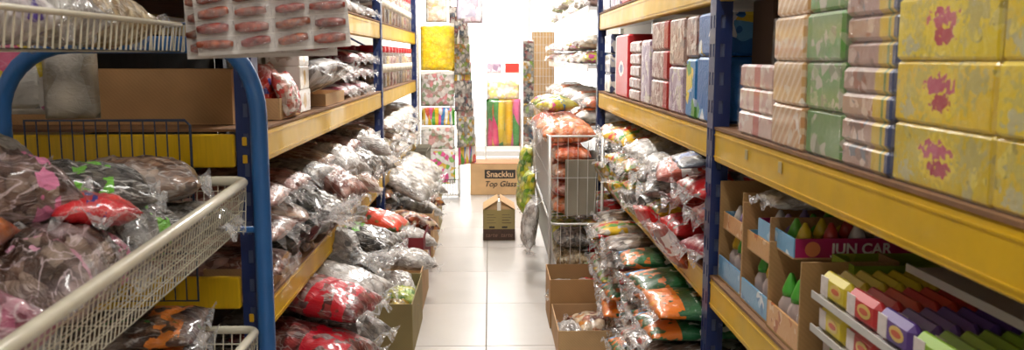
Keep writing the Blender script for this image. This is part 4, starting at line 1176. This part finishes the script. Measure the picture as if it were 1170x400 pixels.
# box that carries the tray
tray('display_tray', .64, .93, 1.862, 1.98, .787 - .003 - .045, .045, BLUET, BLUET, 'pale blue tray squeezed under the magenta tray')
LIME = print_mat('lime_tray_print', '#8aa52c', speck=(30, .6, ['#b9c24a', '#5f7f2a']), coat=.2)
tray('display_tray', .70, 1.2, 1.63, 1.74, .745, .055, LIME, LIME, 'dark lime green tray behind the coloured candy packs')
# stepped display of coloured candy packs
CP = {'yellow': '#d9c42a', 'red': '#c83a2e', 'purple': '#5b3a8a', 'green': '#8fb52e'}
m = MB(); m.box(0, .027, -.058, .058, 0, .052, bev=.011); cpk = {}
m2_ = MB(); m2_.box(-.0006, .001, .02, .052, .008, .044, bev=.0005); CPLAB = simple('pack_side_panel', '#e2d8d4', .4, coat=.4, grain=.1, gscale=80)
cpl = m2_.mesh('side_panel', CPLAB)
m3_ = MB(); m3_.lathe([(.012, 0), (.012, .0012)], 14, M=Matrix.Translation((0.0002, -.014, .027)) @ Matrix.Diagonal((1, 2.0, 1, 1)) @ Matrix.Rotation(-PI / 2, 4, 'Y')); cpe = m3_.mesh('oval_emblem', simple('emblem_cream', '#dfc26a', .4, coat=.4))
m4_ = MB(); m4_.lathe([(.0055, 0), (.0055, .0018)], 14, M=Matrix.Translation((0.0002, -.014, .027)) @ Matrix.Diagonal((1, 3.0, 1, 1)) @ Matrix.Rotation(-PI / 2, 4, 'Y')); cpf = m4_.mesh('emblem_centre', simple('emblem_red', '#cc5a3a', .4, coat=.4))
for nm, cc in CP.items():
    cpk[nm] = m.mesh('candy_pack', simple('pack_' + nm, cc, .42, coat=.25, vary=.08))
STEP = simple('white_step_board', '#cfccc6', .5)
steps = tag(empty('stepped_display', (.62, 1.25, zR1)), 'white edged stepped stand holding coloured candy packs on the right shelf', 'display stand')
for k, (xx, zz) in enumerate(((.0, .070), (.0, .135), (.11, .222))):
    ye = .375 if k < 2 else .23
    m = MB(); m.box(xx, .5, -.62, ye, zz - .004, zz); m.build('step_board', STEP, steps)
    m = MB(); m.box(xx - .003, xx, -.62, ye, zz - .006, zz + .008); m.build('white_edge', STEP, steps)
for x in (.02, .48):
    for y in (-.6, .22):
        m = MB(); m.box(x + (.36 if x < .1 else 0), x + .012 + (.36 if x < .1 else 0), y - .006, y + .006, 0, .218); m.build('leg', STEP, steps)
cn = ['yellow', 'red', 'purple', 'green', 'red', 'yellow']
for tier, (xx, zz, nd) in enumerate(((.626, zR1 + .0715, 4), (.626, zR1 + .1365, 10))):
    for c in range(6):
        y = 1.548 - c * .122
        for d in range(nd):
            if tier == 0 and d > 2: continue
            if c > 3 and d > 6: continue
            nm = cn[c]
            o = put('candy_pack', cpk[nm], None, (xx + d * .0305, y + rnd.uniform(-.003, .003), zz), (0, rnd.uniform(-.02, .03), rnd.uniform(-.03, .03)))
            far = '' if c < 4 else 'second '
            tag(o, f'{nm} candy pack on the {"lower" if tier == 0 else "upper"} step, {far}{nm} row, {ORD[d]} from the aisle', 'candy pack', 'coloured candy packs on the steps')
            if d < 2:
                put('side_panel', cpl, o); e = put('oval_emblem', cpe, o); put('emblem_centre', cpf, e)
# lower front row pouches below the first step
for c in range(3):
    o = put('candy_pack', cpk[('green', 'yellow', 'red')[c]], None, (.640, 1.56 - c * .14, zR1 + .001)); put('side_panel', cpl, o); e = put('oval_emblem', cpe, o)
    tag(o, f'{("green", "yellow", "red")[c]} candy pack standing on the shelf below the steps', 'candy pack', 'candy packs below the steps')

# ------------------------------------------------------------------ cartons on the floor, left side
FL = 'open cartons along the left shelf'
b1 = open_box('cardboard_box', -.53, -.315, 3.42, 3.93, .001, .215, CARDO, 'open olive carton on the floor nearest at the left of the aisle', group=FL)
b2 = open_box('cardboard_box', -.53, -.325, 3.98, 4.48, .001, .20, CARDP, 'open tan carton behind the olive carton with a pale bag on top', group=FL)
b3 = open_box('cardboard_box', -.56, -.355, 4.55, 5.10, .001, .25, CARDR, 'open maroon carton on the floor behind the tan one', group=FL, inner=CARDP)
b4 = open_box('cardboard_box', -.56, -.345, 5.16, 5.75, .001, .27, CARDP, 'open tan carton on the floor behind the maroon one', group=FL)
b5 = open_box('cardboard_box', -.56, -.355, 5.82, 6.35, .001, .28, CARDO, 'open olive carton farthest on the floor at the left of the aisle', group=FL)
for k in range(5):
    bag('small', (B_LEAF, B_CLEARW, B_YELLOW)[k % 3], (-.42 + .02 * (k % 2), 3.55 + .075 * k, .02 + .035 * k), PI / 2 + rnd.uniform(-.3, .3), f'small clear bag of pale green sweets in the olive floor carton, {ORD[k]} from the front', 'bags in the olive carton', tilt=(.1, -.2), scale=.8, film=FILM2)
bag('mid', B_CLEARW, (-.42, 4.2, .17), .4, 'pinkish white bag resting on the open tan carton at left', tilt=(.1, .1), film=FILM2, scale=.9)
for k, (y, z, mm, dd) in enumerate(((4.75, .16, B_CLEARW, 'clear bag poking out of the maroon carton'), (5.0, .2, B_MIXED, 'orange snack bag at the back of the maroon carton'), (5.35, .22, B_CLEARW, 'clear bag of white crisps in the tan carton behind the maroon one'), (5.6, .24, B_MIXED, 'orange mixed snack bag in the tan carton behind the maroon one'), (6.05, .25, B_CLEARW, 'clear bag on the farthest olive floor carton'))):
    bag('mid', mm, (-.45, y, z), .5, dd, tilt=(.1, .3), film=FILM2, scale=.85)
open_box('cardboard_box', -.58, -.47, 6.45, 7.05, .001, .3, CARDG, 'grey green carton on the floor at the far end of the left rack')
open_box('cardboard_box', -.64, -.48, 6.55, 7.05, .302, .17, CARDG, 'grey green carton stacked at the far end of the left rack', flaps=.03)

# ------------------------------------------------------------------ cartons and wire stand on the floor, right side
FR = 'open cartons along the right shelf'
open_box('cardboard_box', .268, .56, 3.36, 3.75, .001, .118, CARDP, 'low tan carton on the floor nearest at the right of the aisle', group=FR)
open_box('cardboard_box', .262, .55, 3.765, 4.06, .001, .222, CARD, 'open brown carton on the floor behind the low tan one at right', group=FR, inner=CARDG)
for k in range(3):
    bag('small', (B_CLEARW, B_MIXED, B_CLEARW)[k], (.36 + .07 * k, 3.56 + .02 * k, .01 + .03 * (k % 2)), PI / 2 + .3 * k, f'{("clear bag", "orange snack bag", "crumpled clear bag")[k]} lying in the low tan floor carton, {ORD[k]} from the aisle', 'bags in the low tan carton', scale=.95, film=FILM2)
bag('small', B_REDWHITE, (.44, 3.9, .12), 1.0, 'red and white bag at the corner of the brown floor carton', film=FILM2, scale=.8)
bag('small', B_CLEARW, (.335, 3.92, .11), 1.4, 'clear bag inside the brown floor carton', film=FILM2, scale=.8)

ws = tag(empty('wire_stand', (0, 0, 0)), 'zinc wire stand with two deep baskets at the right of the aisle', 'stand')
zu = lambda y: .825
def taper_basket(x0, x1, y0, y1, zt, d, dv, tap):
    wire_basket(ws, x0, x1, y0, y1, lambda y: zt, d, WIRE, rim_r=.0055, dv=dv, dh=.2, wr=.0019, taper=tap, floor_d=.04)
taper_basket(.275, .515, 4.14, 5.5, .825, .40, .045, .018)
taper_basket(.29, .525, 4.12, 5.5, .405, .26, .045, .018)
for x in (.282, .532):
    for y in (4.11, 5.53):
        m = MB(); m.tube([(x, y, 0), (x, y, .83)], .007, 8); m.build('leg', WIRE, ws, True)
ob = 'orange snack bags in the wire stand'
for c in range(5):
    for k in range(4):
        bag('mid', B_ORANGE, (.395, 4.29 + .262 * c, .43 + .085 * k), PI + rnd.uniform(-.08, .08), f'bag of orange rings in the wire stand, {ORD[c]} pile from the near end, {layer(k, 4)}', ob, scale=(.6, .98, .85), seals=0)
m = MB(); m.box(-.075, .075, -.006, .006, 0, .27, bev=.002)
o = put('cardboard_divider', m.mesh('cardboard_divider', CARDG), None, (.435, 4.168, .44)); tag(o, 'plain grey brown cardboard sheet standing in the wire stand', 'cardboard')
for c in range(4):
    bag('long', B_ORANGE, (.385, 4.33 + .28 * c, .772), PI + .15 * (c % 2), f'large bag of orange rings heaped over the stand rim, {ORD[c]} from the near end', ob, scale=(.62, .98, .95), tilt=(.05 * (c % 2), .04), seals=1)
for c in range(3):
    bag('mid', (B_YELPACK, B_LEAF)[c % 2], (.38, 5.0 + .27 * c, .885), PI + .4, f'yellow snack bag lying over the orange bags, {ORD[c]} from the near end', ob, scale=(.62, .9, .8), tilt=(.05, .05))
for c, (mm, dd) in enumerate(((B_TAN, 'tan peanuts'), (B_TAN, 'pale beans'), (B_LEAF, 'green sweets'), (B_LEAF, 'green crisps'), (B_CLEARW, 'white crisps'))):
    bag('mid', mm, (.405, 4.28 + .262 * c, .155), PI + rnd.uniform(-.06, .06), f'clear bag of {dd} in the low basket of the wire stand, bottom layer', 'bags in the low wire basket at right', scale=(.58, .98, 1), seals=0)
    bag('mid', (B_GREY if c == 0 else B_LEAF if c < 3 else B_CLEARW), (.405, 4.28 + .262 * c, .262), PI + rnd.uniform(-.06, .06), f'clear bag over the {dd} in the low basket of the wire stand', 'bags in the low wire basket at right', scale=(.58, .98, .9), seals=0)
for c, (y, z, mm, dd) in enumerate(((4.75, .28, B_CLEARW, 'white crinkled bag hanging off the wire stand'), (5.1, .40, B_LEAF, 'leafy green and yellow bag hanging off the wire stand'), (5.4, .52, B_LEAF, 'yellow green bag hanging higher off the wire stand'), (5.6, .34, B_LEAF, 'yellow green bag hanging lowest off the far end of the stand'))):
    bag('mid', mm, (.258, y, z), PI + .1, dd, 'bags hanging off the wire stand', tilt=(0, 1.42), film=FILM2, scale=.85, lift=False)

# ------------------------------------------------------------------ white gondola shelves behind the right rack
gx0, gx1, gy0, gy1 = .56, 1.25, 5.0, 8.3
gon = tag(empty('gondola_shelf', (gx0, gy0, 0)), 'white metal gondola shelving beyond the right rack', 'shelf')
for z in (.40, .80, 1.15, 1.48):
    m = MB(); m.box(0, gx1 - gx0, 0, gy1 - gy0, z - .018, z); m.build('shelf', WHITE, gon)
    m = MB(); m.box(-.006, 0, 0, gy1 - gy0, z - .035, z + .008); m.build('shelf_lip', WHITE, gon)
for y in (0.0, 1.65, 3.3):
    m = MB(); m.box(gx1 - gx0 - .03, gx1 - gx0, y - .02, y + .02, 0, 2.0); m.build('post', WHITE, gon)
m = MB(); m.box(gx1 - gx0, gx1 - gx0 + .01, 0, gy1 - gy0, .1, 2.0); m.build('back_panel', simple('white_perforated_panel', '#d8d2c8', .6), gon)
GB = 'bags on the white gondola'
for li, (z, mats) in enumerate(((.802, ((B_WHITE, 'white puff'), (B_ORANGE, 'orange ring'), (B_CLEARW, 'clear crisp'))), (1.152, ((B_YELPACK, 'yellow pack'), (B_WHITE, 'white puff'), (B_PINKISH, 'brown cracker'))), (1.482, ((B_PINKISH, 'pink cracker'), (B_WHITE, 'white puff'), (B_LEAF, 'green sweet'))))):
    for c in range(9):
        for k in range(2):
            mm, dd = mats[(c + k) % 3] if not (li == 0 and c < 4) else (mats[1] if (c + k) % 2 else mats[0])
            bag('mid', mm, (.69 + rnd.uniform(-.03, .03), 5.2 + .33 * c, z + .002 + .09 * k), PI + rnd.uniform(-.3, .3), f'{dd} bag on {("lowest", "middle", "top")[li]} white gondola shelf, {ORD[c]} pile from the rack, {layer(k, 2)}', GB, tilt=(rnd.uniform(-.04, .04), rnd.uniform(-.05, .05)), seals=1, fit=(.09, .33))
# wire end panel with cardboard behind it
wp = tag(empty('wire_grid_stand', (.51, 8.45, 0)), 'tall wire grid panel with brown cardboard behind, far right of the aisle', 'panel')
m = MB()
for k in range(9): m.tube([(-.12 + .03 * k, 0, 0), (-.12 + .03 * k, 0, 1.46)], .003, 4)
for k in range(20): m.tube([(-.12, .004, .04 + .075 * k), (.12, .004, .04 + .075 * k)], .0025, 4)
o = m.build('wire_grid', WIRE, wp); o['kind'] = 'stuff'
m = MB(); m.box(-.11, .11, .02, .03, .6, 1.44); m.build('cardboard_sheet', CARDP, wp)
# small things hanging from the edge of that panel
HP = [bag_mat('hang_grey_trinkets', ['#6a6660', '#b9b0a8', '#8f4a4a', '#d8cfc6', '#4a5a6a'], 30, .4), bag_mat('hang_green_trinkets', ['#7fa03a', '#c9c2b8', '#b9862a', '#8a8a86'], 30, .4)]
for c in range(6):
    hangbag(.12, .21, HP[c % 2], (.365, 8.40 - .02 * (c % 2), 1.36 - .20 * c), .5, f'small flat bag hanging on the far wire panel edge, {ORD[c]} from the top', 'bags hanging on the far wire panel', seed=c + 20)

# ------------------------------------------------------------------ hanging display at the far end of the left rack
hd = tag(empty('hanging_display', (-.44, 7.45, 0)), 'white display rack hung with flat bags at the far end of the left rack', 'display rack')
for x in (-.17, .17):
    m = MB(); m.tube([(x, .06, 0), (x, .06, 1.95)], .011, 8); m.build('post', WHITE, hd, True)
for z in (.25, 1.95):
    m = MB(); m.tube([(-.17, .06, z), (.17, .06, z)], .008, 8); m.build('cross_bar', WHITE, hd, True)
m = MB(); m.box(-.17, .17, -.10, .10, .03, .045); m.build('base_shelf', WHITE, hd)
m = MB()
for k in range(16): m.tube([(-.165 + .022 * k, -.10, .04), (-.165 + .022 * k, -.10, .17)], .003, 4)
m.tube([(-.17, -.10, .17), (.17, -.10, .17)], .004, 6)
o = m.build('basket_wires', simple('dark_wire', '#5a5652', .4, metal=.4), hd); o['kind'] = 'stuff'
HY = bag_mat('hang_yellow_curls', ['#f8d80e', '#f4cc08', '#fae23a'], 34, .15, '#fff2c0', gap=.25)
HM = bag_mat('hang_multi_sweets', ['#d8cfc8', '#e6dcd4', '#b9988a', '#8fa07a', '#d88a8a', '#efe9e4'], 34, .35, gap=.2)
HC = bag_mat('hang_coloured_sticks', ['#e2442e', '#3a8ac8', '#58a838', '#e8b81e', '#e8549a', '#f0ece8'], 26, .2, aniso=(1.6, 1, .25), gap=.2)
HPK = bag_mat('hang_pink_green', ['#f2eeea', '#ec5a9a', '#7fc24a', '#f0c83a', '#f4f0ec'], 30, .25, gap=.2)
HPL = bag_mat('hang_pale_yellow', ['#f2ead2', '#ead98a', '#f0ece4', '#e8c8a8'], 26, .3, gap=.2)
HLI = bag_mat('hang_pale_lilac', ['#e6d8e2', '#d8b8c8', '#f2ecf0', '#c8c2d8'], 20, .4, gap=.2)
zz = 1.72
for c, (h, mm, dd) in enumerate(((.24, HPL, 'pale yellow print'), (.40, HY, 'bright yellow curls'), (.30, HM, 'pale mixed sweets'), (.165, HC, 'coloured sticks'), (.20, HM, 'mixed beads'), (.30, HPK, 'pink and green sweets'))):
    w = .285 if c != 0 else .18
    hangbag(w, h - .005, mm, (-.445 + .004 * (c % 2), 7.43 + .012 * (c % 2), zz), rnd.uniform(-.05, .05), f'flat hanging bag of {dd} on the far display rack', 'flat bags on the far display rack', header=WHITEINK, seed=c + 5)
    zz -= h
for c in range(8):
    hangbag(.22, .26, (HP[0], HM, HP[1], HC)[c % 4], (-.262 + .018 * c / 2.0, 7.52 + .05 * (c % 2), 1.62 - .155 * c), PI / 2 - .75, f'hanging strip bag seen edge on beside the far display, {ORD[c]} from the top', 'strip bags beside the far display', seed=c + 40)
for c in range(2):
    hangbag(.18, .30, HLI, (-.19 + .05 * c, 7.2 + .03 * c, 1.79 - .02 * c), .5, f'pale lilac bag hanging over the far end of the aisle, {ORD[c]} from the left', 'pale lilac hanging bags', seed=c + 60)
m = MB(); m.tube([(-.445, 7.22, 1.80), (.05, 7.30, 1.80)], .005, 8); m.tube([(-.445, 7.22, 1.80), (-.445, 7.51, 1.90)], .005, 8)
o = m.build('hanging_rod', WIRE, None, True); tag(o, 'thin rod reaching out from the far display with lilac bags', 'rod')
# wire display far back with coloured bag
fd = tag(empty('wire_display', (.14, 9.4, 0)), 'pale wire shelf stand in front of the bright shop front', 'stand')
for x in (-.19, .19):
    for y in (-.12, .12):
        m = MB(); m.tube([(x, y, 0), (x, y, 1.16)], .008, 8); m.build('post', WHITE, fd, True)
for z in (.1, .42, 1.03):
    m = MB()
    for k in range(13): m.tube([(-.19 + .0317 * k, -.12, z), (-.19 + .0317 * k, .12, z)], .004, 4)
    m.tube([(-.19, -.12, z), (.19, -.12, z)], .006, 6); m.tube([(-.19, -.12, z - .05), (.19, -.12, z - .05)], .005, 6); m.tube([(-.19, .12, z), (.19, .12, z)], .006, 6)
    o = m.build('wire_shelf', simple('pinkish_wire', '#c9b0a0', .5), fd); o['kind'] = 'stuff'
hangbag(.34, .20, HPL, (.14, 9.255, .96), 0, 'pale yellow bag hung on the far wire stand', 'bags on the far wire stand', seed=71)
hangbag(.36, .50, bag_mat('hang_sticks_yellow', ['#f0b01e', '#ec4a8a', '#f2c83a', '#5a9a4a', '#f06aa8', '#e8642a'], 16, .1, aniso=(1.2, 1, .12)), (.14, 9.255, .76), 0, 'orange bag of pink and yellow sticks hung on the far wire stand', 'bags on the far wire stand', seed=72)
for c, (mm, dd) in enumerate(((LIL, 'pale'), (REDB, 'red edged'))):
    o = put('small_box', pack_mesh('small_box', .15, .12, .1, mm), None, (-.03 + .19 * c, 9.4, 1.035)); tag(o, f'{dd} small box on top of the far wire stand', 'box')

# ------------------------------------------------------------------ cartons standing in the aisle
sb = tag(empty('cardboard_box', (.085, 7.58, .001)), 'closed tan carton with black lettering across the far end of the aisle', 'box')
W_, H_ = .49, .275
m = MB(); m.box(-.26, .23, 0, .34, 0, H_, bev=.003); m.build('body', CARDP, sb)
m = MB(); m.box(-.26, .23, -.001, .341, H_ - .0005, H_ + .002); m.build('top_flaps', cardboard('reddish_cardboard', '#b07a52'), sb)
m = MB(); m.box(-.135, .135, -.0015, .0, .145, .222); m.build('printed_block', BLACKINK, sb)
put('lettering', text_mesh('lettering', 'Snackku', .072, simple('tan_print', '#d9b48a', .6), bold=.001), sb, (0, -.0025, .181), (PI / 2, 0, 0))
put('lettering', text_mesh('lettering', 'Top Glass', .068, BLACKINK, shear=.3, bold=.001), sb, (0.0, -.0015, .095), (PI / 2, 0, 0))
ab = tag(empty('cardboard_box', (.056, 5.80, .001)), 'small carton with raised flaps and dark printed base standing in the aisle', 'box')
a, b, h = .105, .14, .205
th = .004
m = MB(); m.box(-a, a, -b, b, 0, th); m.build('bottom', CARDO, ab)
for nm, q in (('side_wall', (-a, -a + th, -b, b)), ('side_wall', (a - th, a, -b, b)), ('front_wall', (-a, a, -b, -b + th)), ('back_wall', (-a, a, b - th, b))):
    m = MB(); m.box(q[0], q[1], q[2], q[3], th, h); m.build(nm, CARDO, ab)
DBR = simple('dark_brown_print', '#4a3328', .6, grain=.2, gscale=70)
m = MB(); m.box(-a, a, -b - .001, -b, .002, .075); m.build('dark_band', DBR, ab)
for sgn in (-1, 1):
    put('lettering', text_mesh('lettering', 'tarte', .04, simple('brown_print', '#8a6a58', .6), shear=.2), ab, (sgn * .05, -b - .0018, .035), (PI / 2, 0, 0))
    m = MB(); m.box(-.018, .018, -b - .0012, -b - .0002, .082, .094); m.build('hand_hole', BLACKINK, ab, loc=(sgn * .042 - .005, 0, 0))
    # flaps folded up like a roof
    M = Matrix.Translation((sgn * a, 0, h)) @ Matrix.Rotation(-sgn * math.radians(58), 4, 'Y')
    m = MB(); m.box(-th / 2, th / 2, -b, b, 0, .115, M=M); m.build('flap', CARDP, ab)
    for q in range(4):
        m = MB(); m.box(sgn * .05 - .03, sgn * .05 + .03 - .012 * (q % 2), -b - .0008, -b - .0001, .115 + .018 * q, .119 + .018 * q); m.build('small_print', DBR if sgn > 0 and q < 2 else simple('faint_print', '#6f6244', .7), ab)
m = MB(); m.box(-.006, .008, -b - .002, b, h + .035, h + .037); m.box(-.012, .012, -b - .004, -b - .002, h - .005, h + .05); m.build('tape', WHITEINK, ab)

for sgn in (-1, 1):
    M = Matrix.Translation((0, sgn * (b - th), h)) @ Matrix.Rotation(sgn * math.radians(30), 4, 'X')
    m = MB(); mm_ = [(-a + .02, 0), (a - .02, 0), (.022, .055), (-.022, .055)]
    for yy in (-th / 2, th / 2): m.v += [tuple(M @ Vector((p[0], yy, p[1]))) for p in mm_]
    m.f += [(0, 1, 2, 3), (7, 6, 5, 4), (0, 4, 5, 1), (1, 5, 6, 2), (2, 6, 7, 3), (3, 7, 4, 0)]; m.mi += [0] * 6
    m.build('flap', CARDP, ab)
